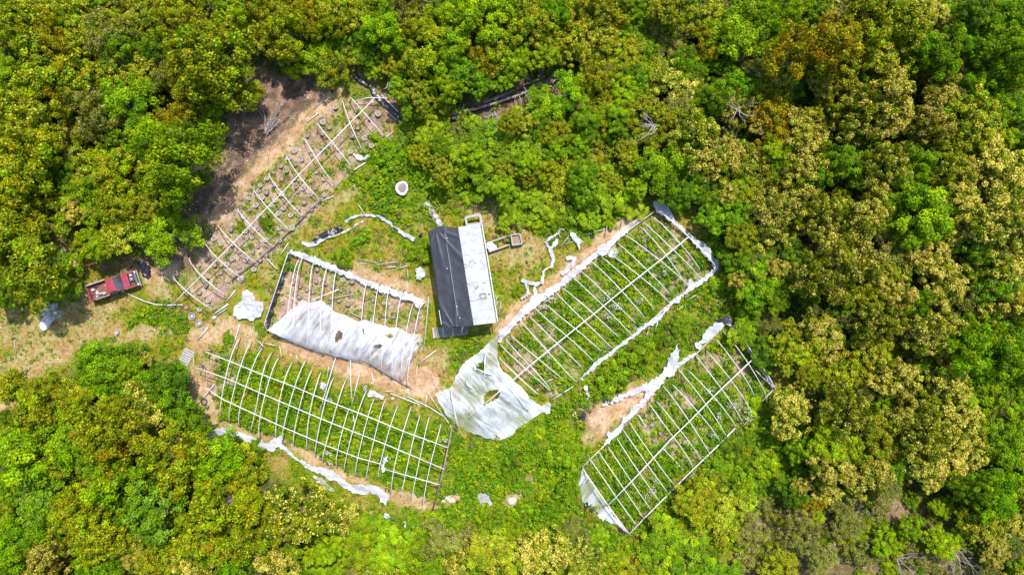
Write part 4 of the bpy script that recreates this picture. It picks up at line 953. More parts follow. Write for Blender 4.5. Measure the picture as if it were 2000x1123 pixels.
def arch_z(hoops, h, over=0.08, p=2.6, sag=0.22):
    """height of film lying over a row of arches, at a photo pixel"""
    A0 = np.array([a for a, b in hoops], float); B0 = np.array([b for a, b in hoops], float)
    def f(x, y):
        k = 1.0; z = h * .6
        for _ in range(2):
            kk = (CAM_H - z) / CAM_H; gx, gy = 1000 + (x - 1000) * kk, 561.5 + (y - 561.5) * kk
            d = B0 - A0; L2 = (d ** 2).sum(1); t = ((gx - A0[:, 0]) * d[:, 0] + (gy - A0[:, 1]) * d[:, 1]) / L2
            dist = np.abs((gx - A0[:, 0]) * d[:, 1] - (gy - A0[:, 1]) * d[:, 0]) / np.sqrt(L2)
            wgt = 1 / (dist + 3) ** 2; s = float((t * wgt).sum() / wgt.sum()); u = min(1, abs(2 * s - 1))
            z = h * (1 - u ** p) ** (1 / p) + over
        z -= sag * min(1.0, float(dist.min()) / 7.0)
        return max(z, 0.08)
    return f
# sheets still lying over the frames
s2 = film('plastic_sheet', [(522,645),(556,616),(589,588),(602,592),(625,586),(642,596),(655,610),(678,617),(700,628),(712,624),(748,636),(770,640),(781,641),(797,651),(823,654),(826,665),(817,679),(806,689),(804,699),(795,716),(787,744),(779,746),(746,726),(725,711),(689,704),(660,697),(620,687),(593,677),(556,661)],
     'film', zfun=arch_z(HOOPS2, H2 - .05), holes=[[(657,652),(664,645),(670,650),(668,660),(660,672),(654,666)], [(706,641),(709,640),(713,652),(710,656)], [(748,652),(760,651),(776,657),(768,662),(752,657)], [(728,676),(740,671),(746,675),(742,681),(730,680)], [(812,668),(817,665),(819,673),(814,675)]], amp=0.035, seed=4, fdir=0.5, step=0.25, rough=.05)
tag(s2, 'torn milky film sheet draped over the middle left frame', 'plastic sheet', 'torn film sheets')
def z3(x, y):
    base = 0.12; d = sd_line(np.array([x]), np.array([y]), [(919,812),(986,756),(1030,718)])[0]
    return base + max(0, 1.75 * (1 - d / 62.0)) * (1 if x > 900 else 1)
SH3 = [(983,631),(990,640),(977,656),(972,669),(971,693),(981,725),(999,738),(1021,758),(1039,780),(1057,794),(1072,785),(1076,789),(1074,807),(1059,805),(1044,814),(1030,825),(1008,838),(999,851),(986,856),(968,859),(935,849),(895,834),(875,814),(859,789),(849,771),(859,764),(879,758),(886,745),(897,722),(908,705),(935,689),(955,669),(968,660),(977,640)]
s3 = film('plastic_sheet', SH3, 'film2', zfun=z3, holes=[[(941,776),(955,762),(977,755),(985,762),(983,769),(972,778),(946,790),(940,791)], [(912,806),(918,804),(919,810),(914,812)]], amp=0.06, seed=9, fdir=2.2, step=0.25, rough=.05)
tag(s3, 'large torn film sheet sagging over the lower end of longest frame', 'plastic sheet', 'torn film sheets')
for a, b in [((881,760),(896,832)), ((948,690),(947,744)), ((925,716),(974,735)), ((985,740),(1032,800)), ((910,744),(930,762))]:
    o = tube_obj('hoop', hoop_pts(a, b, .9, 2.3, .3, .2), .05, M['pipe'], g3)
# film bunched along rails and ends (still fixed to its frame)
STRIPS = [
 (g2, ribbon([(566,491),(590,499),(620,511),(655,526),(688,541),(720,553),(760,568),(800,580),(826,590)], [3,7,7,7,6,7,8,8,5]), 'filmdense', .45, 'film_strip'),
 (g2, [(800,578),(832,589),(822,600),(816,602),(810,596),(806,586)], 'film', .6, 'film_strip'),
 (g2, ribbon([(565,498),(552,537),(536,582),(524,624),(521,640)], [3,5,6,5,3]), 'black', .42, 'black_skirt'),
 (g3, ribbon([(975,668),(982,652),(1005,628),(1035,598),(1070,572),(1090,560),(1120,535),(1160,501),(1200,470)], [3,9,7,11,9,7,8,7,6]), 'filmdense', .38, 'film_strip'),
 (g3, [(1185,472),(1200,460),(1215,447),(1235,432),(1258,426),(1245,437),(1215,462),(1192,484)], 'film', .4, 'film_strip'),
 (g3, [(1276,394),(1281,392),(1293,392),(1305,403),(1314,419),(1320,432),(1347,455),(1363,468),(1374,472),(1389,490),(1394,504),(1404,508),(1403,523),(1396,526),(1391,515),(1369,492),(1347,461),(1298,423),(1281,411)], 'filmdense', .6, 'film_strip'),
 (g3, ribbon([(1402,524),(1380,543),(1352,562),(1310,594),(1288,622),(1255,640),(1232,660),(1200,684),(1165,710),(1135,741)], [4,5,6,3,5,5,3,4,5,4]), 'filmdense', .42, 'film_strip'),
 (g3, [(1338,556),(1345,552),(1352,545),(1357,553),(1355,564),(1345,566)], 'filmdense', .5, 'film_strip'),
 (g5, [(1137,915),(1130,942),(1138,976),(1152,1000),(1172,1012),(1190,1020),(1208,1026),(1226,1042),(1215,1026),(1188,992),(1165,955),(1150,930)], 'film', .3, 'film_strip'),
 (g5, [(1417,632),(1402,630),(1386,637),(1374,652),(1364,668),(1375,671),(1392,658),(1410,642)], 'filmdense', .45, 'film_strip'),
 (g5, [(1323,671),(1310,694),(1303,716),(1291,730),(1270,744),(1232,763),(1203,774),(1175,792),(1192,788),(1224,776),(1260,763),(1257,778),(1238,792),(1226,810),(1214,822),(1218,828),(1232,815),(1245,806),(1262,784),(1290,752),(1304,735),(1318,732),(1322,718),(1360,692),(1358,688),(1324,708),(1327,697)], 'filmdense', .34, 'film_strip'),
 (g5, [(1214,826),(1222,820),(1216,838),(1200,856),(1180,870),(1186,856),(1202,838)], 'film', .3, 'film_strip'),
 (g5, ribbon([(1424,632),(1450,664),(1474,698),(1495,730),(1510,758)], [2,3,5,5,3]), 'filmdense', .5, 'film_strip'),
 (g5, ribbon([(1485,718),(1497,734),(1507,745)], [1,4,2]), 'black', .4, 'black_skirt'),
 (g5, [(1398,628),(1404,618),(1412,622),(1420,616),(1430,622),(1432,631),(1420,634),(1408,630)], 'black', .5, 'black_skirt'),
 (g5, [(1143,982),(1153,986),(1163,996),(1170,1002),(1164,1008),(1154,1002),(1145,994)], 'black', .35, 'black_skirt'),
 (g5, [(1210,1030),(1222,1036),(1232,1042),(1226,1046),(1214,1040)], 'black', .2, 'black_skirt'),
 (g4, [(394,841),(446,834),(466,842),(492,852),(520,866),(550,850),(552,866),(580,894),(592,900),(609,911),(636,913),(664,928),(680,946),(716,947),(740,950),(760,968),(754,987),(742,978),(736,964),(708,966),(680,958),(660,944),(630,928),(600,914),(586,904),(544,872),(530,882),(492,868),(470,854),(440,847),(406,855)], 'filmdense', .2, 'film_strip'),
]
for i, (fr, pl, mt, z, nm) in enumerate(STRIPS): film(nm, pl, mt, fr, z=z, amp=.06, seed=40 + i, step=.17, jag=.16, rough=.4, smooth=False)
# loose scraps
SCRAPS = [
 ([(455,613),(458,598),(472,588),(474,572),(482,565),(494,573),(499,588),(513,590),(515,603),(510,616),(500,620),(494,628),(478,622),(465,624)], 'filmdense', .22, 'crumpled white film heap beside the middle left frame'),
 ([(82,614),(76,602),(86,604),(96,595),(112,591),(114,597),(107,609),(124,605),(127,612),(117,619),(103,626),(96,640),(86,646),(80,643),(79,629),(85,617),(72,610)], 'film', .18, 'shaded heap of clear film on the grass below the pickup'),
 ([(400,866),(412,864),(426,870),(418,874),(404,872)], 'filmdense', .15, 'small white film patch under the lower left end strip'),
 ([(610,928),(618,930),(630,934),(640,946),(658,958),(650,960),(636,954),(624,944),(612,936)], 'film', .15, 'thin film scrap below the lower left frame strip'),
 ([(690,300),(700,302),(712,306),(722,302),(724,306),(712,312),(700,313),(694,307)], 'filmdense', .14, 'white film scrap inside the upper left frame'),
 ([(718,770),(722,762),(730,762),(740,769),(752,774),(748,780),(738,777),(728,774),(720,776)], 'filmdense', .15, 'white film rag at the top of lower left frame'),
 ([(625,749),(631,746),(638,750),(636,758),(630,762),(625,758)], 'filmdense', .25, 'little white film rag caught among the lower left arches'),
 ([(628,771),(640,776),(654,782),(648,786),(636,780)], 'film', .2, 'faint film scrap lying by the upper pipe, lower left frame'),
 ([(748,893),(757,890),(764,894),(758,900),(750,908),(753,922),(746,922),(744,906)], 'film', .3, 'white film rag hanging on the broken lower pipe'),
 (ribbon([(1018,547),(1030,551),(1046,556),(1058,552),(1061,530),(1078,520),(1081,505),(1074,487),(1066,472),(1074,466),(1088,457),(1094,446),(1102,448)], [4,5,5,5,3,4,4,4,4,4,3,3,2]), 'filmdense', .16, 'long twisted white film ribbon right of the house'),
 (ribbon([(1024,548),(1030,562),(1032,574),(1018,584)], [3,4,5,3]), 'filmdense', .15, 'short film strand hanging left of the twisted ribbon'),
 (ribbon([(1044,560),(1046,576),(1036,588)], [3,5,4]), 'filmdense', .15, 'short film strand joining ribbon and longest frame'),
 (ribbon([(1077,487),(1086,474),(1088,466)], [4,5,3]), 'film', .14, 'frayed film loop beside the twisted ribbon'),
 ([(1112,450),(1122,455),(1131,464),(1134,470),(1143,470),(1132,478),(1132,488),(1128,480),(1120,470),(1114,460)], 'filmdense', .16, 'ragged film patch above the longest frame'),
 (ribbon([(1106,506),(1113,503),(1122,504),(1120,514),(1110,524),(1098,536)], [4,6,5,5,6,5]), 'filmdense', .16, 'hooked film piece beside the longest frame rail'),
 ([(1140,438),(1145,440),(1147,447),(1142,449),(1139,444)], 'filmdense', .16, 'small white bag among bushes above the longest frame'),
 ([(1166,492),(1170,480),(1182,475),(1192,480),(1190,492),(1180,499),(1170,498)], 'filmdense', .55, 'puffed white film bag on the longest frame rail'),
 ([(1188,492),(1198,484),(1208,490),(1206,500),(1196,504),(1188,500)], 'film', .5, 'clear film bubble beside the puffed bag'),
 ([(1357,672),(1362,668),(1372,674),(1368,682),(1360,680)], 'filmdense', .35, 'small white bag on the right frame rail'),
 ([(1478,689),(1484,686),(1490,690),(1488,700),(1480,702)], 'film', .4, 'clear film puff outside the right frame end'),
 (ribbon([(590,472),(600,478),(616,476),(630,468),(645,462),(662,458)], [3,5,5,4,3,2]), 'filmdense', .14, 'white film tongue along the black sheet edge'),
 (ribbon([(662,458),(682,448),(700,437),(716,425)], [1.5,2,1.5,1]), 'film', .1, 'thin film string rising from the white tongue'),
 (ribbon([(674,434),(686,425),(705,420),(725,420),(743,424),(757,434),(768,443)], [2,3,2.5,2.5,3,4,3]), 'filmdense', .13, 'arched film ribbon above the grass left of house'),
 (ribbon([(770,443),(784,454),(800,463),(815,471)], [2,4,5,4]), 'filmdense', .14, 'straight film ribbon ending at the house corner'),
 ([(609,469),(628,455),(646,446),(668,439),(670,448),(652,458),(634,464),(614,474)], 'black', .12, 'crumpled black sheet left of the arched ribbon'),
 ([(812,525),(820,520),(828,526),(830,540),(822,547),(813,545)], 'filmdense', .35, 'white film bag under the lime bush by the house'),
 ([(816,462),(820,455),(826,458),(822,464)], 'black', .2, 'small black rag at the house corner'),
 ([(1093,745),(1142,752)], None, 0, ''),
 ([(1140,755),(1144,752),(1150,768),(1152,776),(1146,770)], 'film', .25, 'pale film rag in weeds between the two right frames'),
 ([(1178,775),(1186,766),(1192,772),(1190,784),(1182,786)], 'film', .3, 'pale film rag at the left tip of right frame strip'),
 ([(1196,842),(1204,836),(1208,832),(1204,842),(1192,850),(1182,852),(1186,845)], 'filmdense', .12, 'white film litter on bare earth by the right frame'),
 ([(750,1002),(760,1004),(764,1010),(756,1016),(750,1010)], 'film', .35, 'pale film rag in bushes below the lower left frame'),
 ([(786,1014),(792,1018),(796,1030),(790,1028)], 'film', .35, 'second pale film rag farther right in the lower bushes'),
 ([(266,513),(280,508),(292,518),(294,534),(288,545),(277,538),(275,525)], 'black', .16, 'crumpled black plastic in front of the pickup'),
 ([(254,522),(260,518),(264,523),(258,528)], 'black', .12, 'small black plastic piece beside the pickup bonnet'),
 (ribbon([(690,147),(705,158),(722,168),(734,186),(750,200),(766,216),(778,230),(788,242)], [2,4,3,5,6,6,6,5]), 'black', .2, 'long black plastic strip at the upper left frame end'),
 ([(223,648),(229,646),(231,652),(226,655)], 'filmdense', .1, 'tiny white scrap on grass below the pickup'),
 ([(1128,812),(1138,802),(1146,808),(1142,820),(1134,824)], 'black', .04, 'heap of black waste left of the right frame earth patch'),
]
for i, (pl, mt, z, lb) in enumerate(SCRAPS):
    if not mt: continue
    o = film('black_sheet' if mt == 'black' else 'film_scrap', pl, mt, z=z, amp=.05 if z < .06 else (.26 if 80 < pl[0][0] < 83 else .14) if z < .3 else .12, seed=80 + i, step=.15 if len(pl) < 12 else .17, jag=.10, rough=.35, smooth=False)
    tag(o, lb, 'plastic scrap', 'torn plastic lying about')

# ------------------------------------------------------------------ grow bags
def pot_proto(mat, r, h):
    a = MB().lathe([(r * .82, 0), (r * .95, h * .5), (r, h * .95), (r * 1.02, h), (r * .93, h * 1.04), (r * .84, h * .96), (r * .80, h * .6)], 14, wob=.05).mesh('bag', M[mat], True)
    m = MB(); n = 14; vs = [(0, 0, h * .93)] + [(math.cos(2*PI*k/n) * r * .86, math.sin(2*PI*k/n) * r * .86, h * .86) for k in range(n)]
    m.add(vs, [(0, 1 + k, 1 + (k + 1) % n) for k in range(n)])
    return a, m.mesh('soil', M['soil'])
POTS = [pot_proto('potwhite', .29, .30), pot_proto('potwhite', .25, .22), pot_proto('potdark', .28, .30), pot_proto('potdark', .24, .24)]
def pots(pts, where, hoops, dark_share, seed):
    """grow bags; each is named by the pair of arches it stands between and its place from the upper rail"""
    r = np.random.default_rng(seed); A0 = np.array([a for a, b in hoops], float); B0 = np.array([b for a, b in hoops], float); mids = (A0 + B0) / 2; bays = {}
    for (x, y) in pts:
        dk = r.random() < dark_share; b, s = POTS[(2 if dk else 0) + int(r.random() < .4)]
        p = P(x, y, .2); e = empty('grow_bag', (p.x, p.y, relief(p.x, p.y) - .02), r.random() * 6.28); k = .68 + .3 * r.random(); e.scale = (k, k * (.9 + .2 * r.random()), .8 + .5 * r.random())
        e.rotation_euler = (r.normal() * .09, r.normal() * .09, r.random() * 6.28)
        link('bag', b, e); link('soil', s, e)
        tag(e, None, 'grow bag', 'grow bags of the ' + where)
        cr = (B0[:, 0] - A0[:, 0]) * (y - A0[:, 1]) - (B0[:, 1] - A0[:, 1]) * (x - A0[:, 0])
        sg = np.sign((B0[0, 0] - A0[0, 0]) * (mids[-1, 1] - A0[0, 1]) - (B0[0, 1] - A0[0, 1]) * (mids[-1, 0] - A0[0, 0]))
        n = int((cr * sg > 0).sum()); bays.setdefault((n, dk), []).append((np.hypot(*(np.array([x, y]) - A0[min(max(n - 1, 0), len(A0) - 1)])), e))
    W_ = ['', 'first', 'second', 'third', 'fourth', 'fifth', 'sixth', 'seventh', 'eighth', 'ninth', 'tenth', 'eleventh', 'twelfth', 'thirteenth']
    for (n, dk), l in bays.items():
        place = 'before the first arch' if n == 0 else 'past the last arch' if n >= len(hoops) else 'after the %s arch' % W_[n]
        for i, (_, e) in enumerate(sorted(l, key=lambda q: q[0])):
            e['label'] = '%s grow bag, %s from upper rail %s, %s' % ('dark' if dk else 'pale', W_[i + 1], place, where)
cB = lambda l: [(480 + x / 5.909, 240 + y / 5.909) for x, y in l]
cA = lambda l: [(340 + x / 5.104, 400 + y / 5.104) for x, y in l]
cC = lambda l: [(560 + x / 5.758, 150 + y / 5.758) for x, y in l]
p1 = cB([(495,400),(405,500),(570,475),(315,570),(475,560),(245,645),(410,645),(325,710),(165,720),(240,800),(110,790),(180,860),(35,875),(125,945),(45,1005),(415,825),(340,890),(290,955),(440,975),(520,1065),(380,1050),(600,980),(665,915),(745,825),(520,905),(600,800),(665,750),(805,755),(750,670),(820,565),(900,660),(905,830),(805,945),(755,1005),(565,320),(640,425),(715,145),(880,110),(965,55),(890,290),(1225,150),(1215,340),(1070,300),(565,650)])
p1 += cA([(695,115),(635,190),(570,245),(705,265),(395,335),(465,390),(775,325),(845,115),(1180,230),(1050,230),(835,415),(695,390),(785,475),(910,350),(720,540),(645,620),(585,535),(520,470),(650,465),(400,605),(525,600),(315,535),(245,600),(320,800),(530,755),(460,680),(800,645),(860,555),(920,500),(665,745),(250,880),(345,950),(255,1045),(120,1020),(30,690),(825,240),(1055,350),(770,190),(575,395)])
p1 += cC([(405,510),(550,340),(400,640),(875,685),(800,575),(950,775),(1030,415),(935,465),(410,805),(90,840),(170,930),(585,810)])
pots(p1, 'upper left frame', HOOPS1, .30, 1)
cD = lambda l: [(500 + x / 5.615, 460 + y / 5.615) for x, y in l]
cE = lambda l: [(660 + x / 5.105, 540 + y / 5.105) for x, y in l]
p2 = cD([(455,400),(660,500),(485,555),(555,600),(470,675),(755,530),(845,560),(725,635),(620,610),(815,690),(930,600),(1015,620),(910,720),(955,485),(1055,500),(285,740),(670,375),(405,520),(1010,750)]) + cE([(380,150),(460,265),(465,180),(460,380),(555,405),(345,440),(350,235)])
pots(p2, 'half covered frame', HOOPS2, .8, 2)
pots([(1262,812),(1278,860),(1275,830),(1283,916),(1290,846),(1340,866)], 'right frame', HOOPS5, .7, 3)
# rings
for (x, y, lb, R_) in [(374, 618, 'pale wheel rim lying in weeds by the last upper left arch', .34), (388, 632, 'empty tan ring tub beside the pale wheel rim', .30), (398, 785, 'black tyre on bare earth at the lower left frame end', .30), (728, 266, 'small white ring lying inside the upper left frame', .2)]:
    p = P(x, y, .15); e = empty('ring_tub' if 'tyre' not in lb else 'old_tyre', (p.x, p.y, relief(p.x, p.y) - .02)); dk = 'tyre' in lb
    MB().lathe([(R_ * .75, .02), (R_, .05), (R_ * 1.04, .14), (R_, .23), (R_ * .90, .24), (R_ * .80, .18), (R_ * .78, .06)], 18).build('ring', M['rubber' if dk else 'palewood'], e, True)
    if 'rim' in lb: MB().lathe([(.17, .05), (.17, .20), (.10, .24), (.03, .2), (.001, .2)], 14).build('hub', M['greypipe'], e, True); MB().lathe([(R_ * .85, .04), (R_ * .3, .05), (.001, .05)], 14).build('soil', M['soil'], e, True)
    else: MB().lathe([(R_ * .85, .04), (R_ * .3, .06), (.001, .07)], 14).build('soil', M['soil'], e, True)
    tag(e, lb, 'ring')

# ------------------------------------------------------------------ the house
EV, RD = 2.35, 2.95
hs = empty('farm_shed', P(902, 540)); hs_inv = Vector(hs.location)
def hp(px, py, z): return P(px, py, z) - hs_inv
TL, TM, TR = hp(836, 455, EV), hp(894, 444, RD), hp(938, 437, EV + .1)
BL, BM_, BR = hp(863, 639, EV), hp(924, 634, RD), hp(969, 629, EV + .1)
def slab(m, q, t):
    n = (q[1] - q[0]).cross(q[3] - q[0]).normalized(); n = n if n.z > 0 else -n
    return m.hexa([p - n * t for p in q], list(q))
# walls under the roof
def inset(p, c, k): return Vector((c.x + (p.x - c.x) * k, c.y + (p.y - c.y) * k, 0))
ctr = (TL + TR + BL + BR) / 4; kx = .93
c4 = [inset(p, ctr, kx) for p in (TL, TR, BR, BL)]
for i in range(4):
    a, b = c4[i], c4[(i + 1) % 4]
    m = MB(); d = (b - a).normalized(); nrm = Vector((-d.y, d.x, 0)) * .06; zt = EV - .1
    m.hexa([a - nrm, b - nrm, b + nrm, a + nrm], [v + Vector((0, 0, zt)) for v in (a - nrm, b - nrm, b + nrm, a + nrm)]); m.build('wall', M['wall'], hs)
for a, b, t in ((c4[0], c4[1], TM), (c4[3], c4[2], BM_)):      # gables
    top = inset(t, ctr, kx) + Vector((0, 0, RD - .12)); d = (b - a).normalized(); nrm = Vector((-d.y, d.x, 0)) * .055; z = Vector((0, 0, EV - .1))
    MB().add([a - nrm + z, b - nrm + z, top - nrm, a + nrm + z, b + nrm + z, top + nrm], [(0,1,2),(5,4,3),(0,3,4,1),(1,4,5,2),(2,5,3,0)]).build('gable', M['wall'], hs)
# white roof: overlapping sheets laid side by side
NS = 7
for i in range(NS):
    f0, f1 = i / NS - (.004 if i else 0), (i + 1) / NS + .006; dz = Vector((0, 0, .03 * (i % 2)))
    q = [TM.lerp(BM_, f0) + dz, TR.lerp(BR, f0) + dz, TR.lerp(BR, f1) + dz, TM.lerp(BM_, f1) + dz]
    slab(MB(), q, .025).build('roof_sheet', M['roof'], hs)
# under-deck of the black half, then the tarp draped on it
slab(MB(), [TL.lerp(TM, .02) - Vector((0,0,.05)), TM - Vector((0,0,.05)), BM_ - Vector((0,0,.05)), BL.lerp(BM_, .02) - Vector((0,0,.05))], .04).build('roof_deck', M['timber'], hs)
def tarp():
    nu, nv = 34, 78; r = np.random.default_rng(8); V = []; F = []
    fan0 = np.array([.50, .93]); 
    for j in range(nv + 1):
        v = j / nv
        for i in range(nu + 1):
            u = i / nu
            top = TL.lerp(TM + (TM - TL) * .012, u); bot = BL.lerp(BM_ + (BM_ - BL) * .02, u)
            vv = v * 1.0 - (.045 * (0.5 + .5 * math.sin(u * 5.5 - .6)) if j == 0 else 0) + (.012 * math.sin(u * 9) if j == nv else 0)
            p = top.lerp(bot, vv)
            # creases fanning out of the tie points, and a long seam
            w = 0
            for (cu, cv, ph) in ((.42, 1.05, 0.0), (.25, -.03, 1.0)):
                du, dv = (u - cu) * 3.2, (v - cv) * 11.0; ang = math.atan2(du, dv); dd = math.hypot(du, dv)
                w += .11 * max(0, math.sin(ang * 13 + ph)) ** 3 * math.exp(-dd / 3.2) * min(1, dd)
            w += .05 * (float(fbm(u * 9 + 20, v * 30, .55, 3)) - .5)
            if abs(u - .56) < .02: w += .03
            edge = -.10 * max(0, (.03 - u) / .03)
            V.append(p + Vector((0, 0, .06 + w + edge)))
    for j in range(nv):
        for i in range(nu):
            a = j * (nu + 1) + i; F.append((a, a + 1, a + nu + 2, a + nu + 1))
    me = bpy.data.meshes.new('tarp'); me.from_pydata(V, [], F); me.materials.append(M['tarp'])
    me.polygons.foreach_set('use_smooth', np.ones(len(me.polygons), bool)); o = link('tarp', me, hs); o['label'] = 'wrinkled black tarp over the left roof slope'
    return o
tp = tarp()
for (u, v) in ((.60, .09), (.62, .92), (.58, .80), (.45, .40)):
    p = TL.lerp(TM, u).lerp(BL.lerp(BM_, u), v) + Vector((0, 0, .1)); MB().lathe([(.05, 0), (.05, .05), (.001, .06)], 8, p).build('tie', M['white'], tp)
MB().tube([TL.lerp(TM, .56).lerp(BL.lerp(BM_, .56), t) + Vector((0, 0, .115)) for t in (.02, .3, .6, .9)], .015, 5).build('cord', M['greypipe'], tp)
# tarp's white turned-up corner, gutter, rust patches, hatch frame, red can, posts
slab(MB(), [hp(908, 634, EV + .35), hp(925, 626, RD - .02), hp(926, 631, RD - .02), hp(912, 636, EV + .35)], .02).build('turned_corner', M['white'], hs)
MB().tube([hp(941, 438, EV), hp(957, 532, EV), hp(972, 628, EV)], .055, 7).build('gutter', M['pipe'], hs)
MB().bar(BL + Vector((-.03, .25, -.12)), BL.lerp(TL, .18) + Vector((-.03, 0, -.12)), .06, .16).build('fascia', M['white'], hs)
def on_white(u, v, up=.02): return TM.lerp(TR, u).lerp(BM_.lerp(BR, u), v) + Vector((0, 0, up))
rr = np.random.default_rng(12)
for _ in range(34):
    u, v = rr.uniform(.05, .8), rr.choice([rr.uniform(.25, .42), rr.uniform(.4, .62), rr.uniform(.1, .7)])
    c = on_white(u, v, .02); k = rr.uniform(.05, .16); n = 7; a0 = rr.random() * 6
    pts = [c + Vector((math.cos(2*PI*i/n + a0) * k * rr.uniform(.5, 1.4), math.sin(2*PI*i/n + a0) * k * .5 * rr.uniform(.5, 1.4), 0)) for i in range(n)]
    sl = (TR - TM); zsl = sl.z / max(1e-6, sl.x)
    pts = [Vector((p.x, p.y, on_white(u, v, .02).z + (p.x - c.x) * zsl)) for p in pts]
    MB().add(pts, [tuple(range(n))]).build('rust_patch', M['rust'], hs)
q = [on_white(.50, .70, .03), on_white(.74, .70, .03), on_white(.74, .745, .03), on_white(.50, .745, .03)]
hm = MB()
for i in range(4): hm.bar(q[i], q[(i + 1) % 4], .09, .08)
hm.build('hatch_frame', M['timber'], hs)
MB().tube([on_white(.02, .76, .03), on_white(.25, .76, .03), on_white(.45, .75, .03)], .03, 5).build('roof_pipe', M['timber'], hs)
MB().lathe([(.09, 0), (.10, .1), (.06, .14), (.001, .14)], 8, on_white(.9, .71, .02)).build('red_cap', M['rust'], hs)
tag(hs, 'long shed with black tarp on one roof slope, white sheets on other', 'shed')

# boards in front of the shed
dk = empty('board_deck', P(878, 648)); d0 = Vector(dk.location)
r_ = np.random.default_rng(4)
for i in range(15):
    t0, t1 = i / 15 + .006, (i + 1) / 15 - .006
    a, b, c, d = [P(x, y, .22) - d0 for x, y in ((843, 640), (914, 636), (915, 654), (846, 661))]
    q = [a.lerp(b, t0), a.lerp(b, t1), d.lerp(c, t1), d.lerp(c, t0)]; e = Vector((0, 0, r_.normal() * .012)); sh = (c - b) * r_.normal() * .04
    slab(MB(), [p + e + sh for p in q], .035).build('plank', M['timber'] if i % 4 else M['palewood'], dk)
for t in (.15, .85):
    a, b = P(844, 643, .0).lerp(P(846, 659, .0), t) - d0, P(913, 639, 0).lerp(P(914, 653, 0), t) - d0
    MB().bar(a + Vector((0, 0, -.05)), b + Vector((0, 0, -.05)), .1, .22).build('joist', M['timber'], dk)
tag(dk, 'weathered plank deck at the lower end of the shed', 'deck')
o = tube_obj('leaning_post', poly_pts([(900, 650), (905, 636)], [.3, 2.2]), .07, M['white']); tag(o, 'white post leaning on the deck against the shed roof', 'post')

# white bench-like frame at the shed's upper end
fr = empty('timber_frame', P(925, 428)); f0 = Vector(fr.location)
cs = [P(x, y, .9) - f0 for x, y in ((909, 425), (937, 419), (941, 436), (912, 440))]
for i in range(4):
    MB().bar(cs[i] - Vector((0, 0, .08)), cs[(i + 1) % 4] - Vector((0, 0, .08 + .002 * i)), .2 if i % 2 else .22, .08).build('rail', M['palewood'], fr)
for c in cs: MB().box(c.x - .05, c.x + .05, c.y - .05, c.y + .05, -.1, .80).build('leg', M['palewood'], fr)
tag(fr, 'open white timber frame against the upper end of the shed', 'frame')

# cold frame: a long box with a square tray on its end
cf = empty('cold_frame', P(985, 480)); f0 = Vector(cf.location)
L4 = [P(x, y, .45) - f0 for x, y in ((951, 475), (992, 461), (995, 478), (956, 492))]
T4 = [P(x, y, .55) - f0 for x, y in ((998, 459), (1015, 457), (1020, 476), (1001, 479))]
for i, nm in ((0, 'side_board'), (2, 'side_board'), (3, 'end_board')):
    a, b = L4[i], L4[(i + 1) % 4]; MB().bar(Vector((a.x, a.y, -.05)), Vector((b.x, b.y, -.05)), .12, .5).build(nm, M['palewood'], cf)
cs_ = film('clear_sheet', [(951, 475), (962, 472), (972, 486), (956, 493)], 'filmdense', None, z=.5, amp=.04, seed=301); cs_.parent = cf; cs_.location = -f0
for i in range(4):
    a, b = T4[i], T4[(i + 1) % 4]; MB().bar(Vector((a.x, a.y, -.05)), Vector((b.x, b.y, -.05 - .003 * i)), .10, .62).build('tray_board', M['palewood'], cf)
MB().add([p * .97 - Vector((0, 0, .2)) for p in T4], [(0, 1, 2, 3)]).build('soil', M['soil'], cf)
tag(cf, 'pale timber cold frame with square tray, right of the shed', 'cold frame')
bush(972, 473, 9, 'green', 1.0); bush(995, 470, 6, 'dark', 1.2)

# slab path at the shed's upper left
sl = empty('board_ramp', P(846, 418)); f0 = Vector(sl.location); r_ = np.random.default_rng(6)
a, b, c, d = [P(x, y, .16) - f0 for x, y in ((826, 398), (837, 392), (867, 438), (857, 446))]
for i in range(4):
    t0, t1 = i / 4 + .01, (i + 1) / 4 - .01
    slab(MB(), [a.lerp(b, t0), a.lerp(b, t1), d.lerp(c, t1), d.lerp(c, t0)], .06).build('board', M['palewood' if i % 3 else 'timber'], sl)
for (t, u, k) in ((.12, .5, .16), (.3, .4, .10), (.62, .6, .2), (.8, .5, .22), (.86, .3, .12)):
    p = a.lerp(d, t).lerp(b.lerp(c, t), u); MB().lathe([(k, 0), (k * 1.05, .05), (k * .6, .12), (.001, .13)], 8, p, .1).build('debris', M['concrete'], sl)
MB().bar(a.lerp(d, .1) - Vector((0, 0, .3)), b.lerp(c, .1) - Vector((0, 0, .3)), .1, .24).build('bearer', M['timber'], sl)
MB().bar(a.lerp(d, .85) - Vector((0, 0, .3)), b.lerp(c, .85) - Vector((0, 0, .3)), .1, .24).build('bearer', M['timber'], sl)
tag(sl, 'narrow board ramp littered with rubble leading to the shed corner', 'ramp')

# white oval tub
tb = empty('oval_tub', P(786, 369), .35)
MB().lathe([(.38, -.03), (.46, .12), (.58, .32), (.62, .36), (.56, .39), (.44, .34), (.36, .26), (.33, .2)], 22, (0, 0, 0), .07, 1.2).build('basin', M['white'], tb, True)
MB().lathe([(.40, .24), (.22, .27), (.001, .3)], 16, (0, 0, 0), .12, 1.2).build('filling', M['timber'], tb, True)
MB().lathe([(.22, .26), (.19, .31), (.001, .32)], 11, (.02, -.02, 0), .12, 1.5).build('rubble', M['timber'], tb)
tag(tb, 'white oval tub with grey rubble inside on the grass', 'tub')

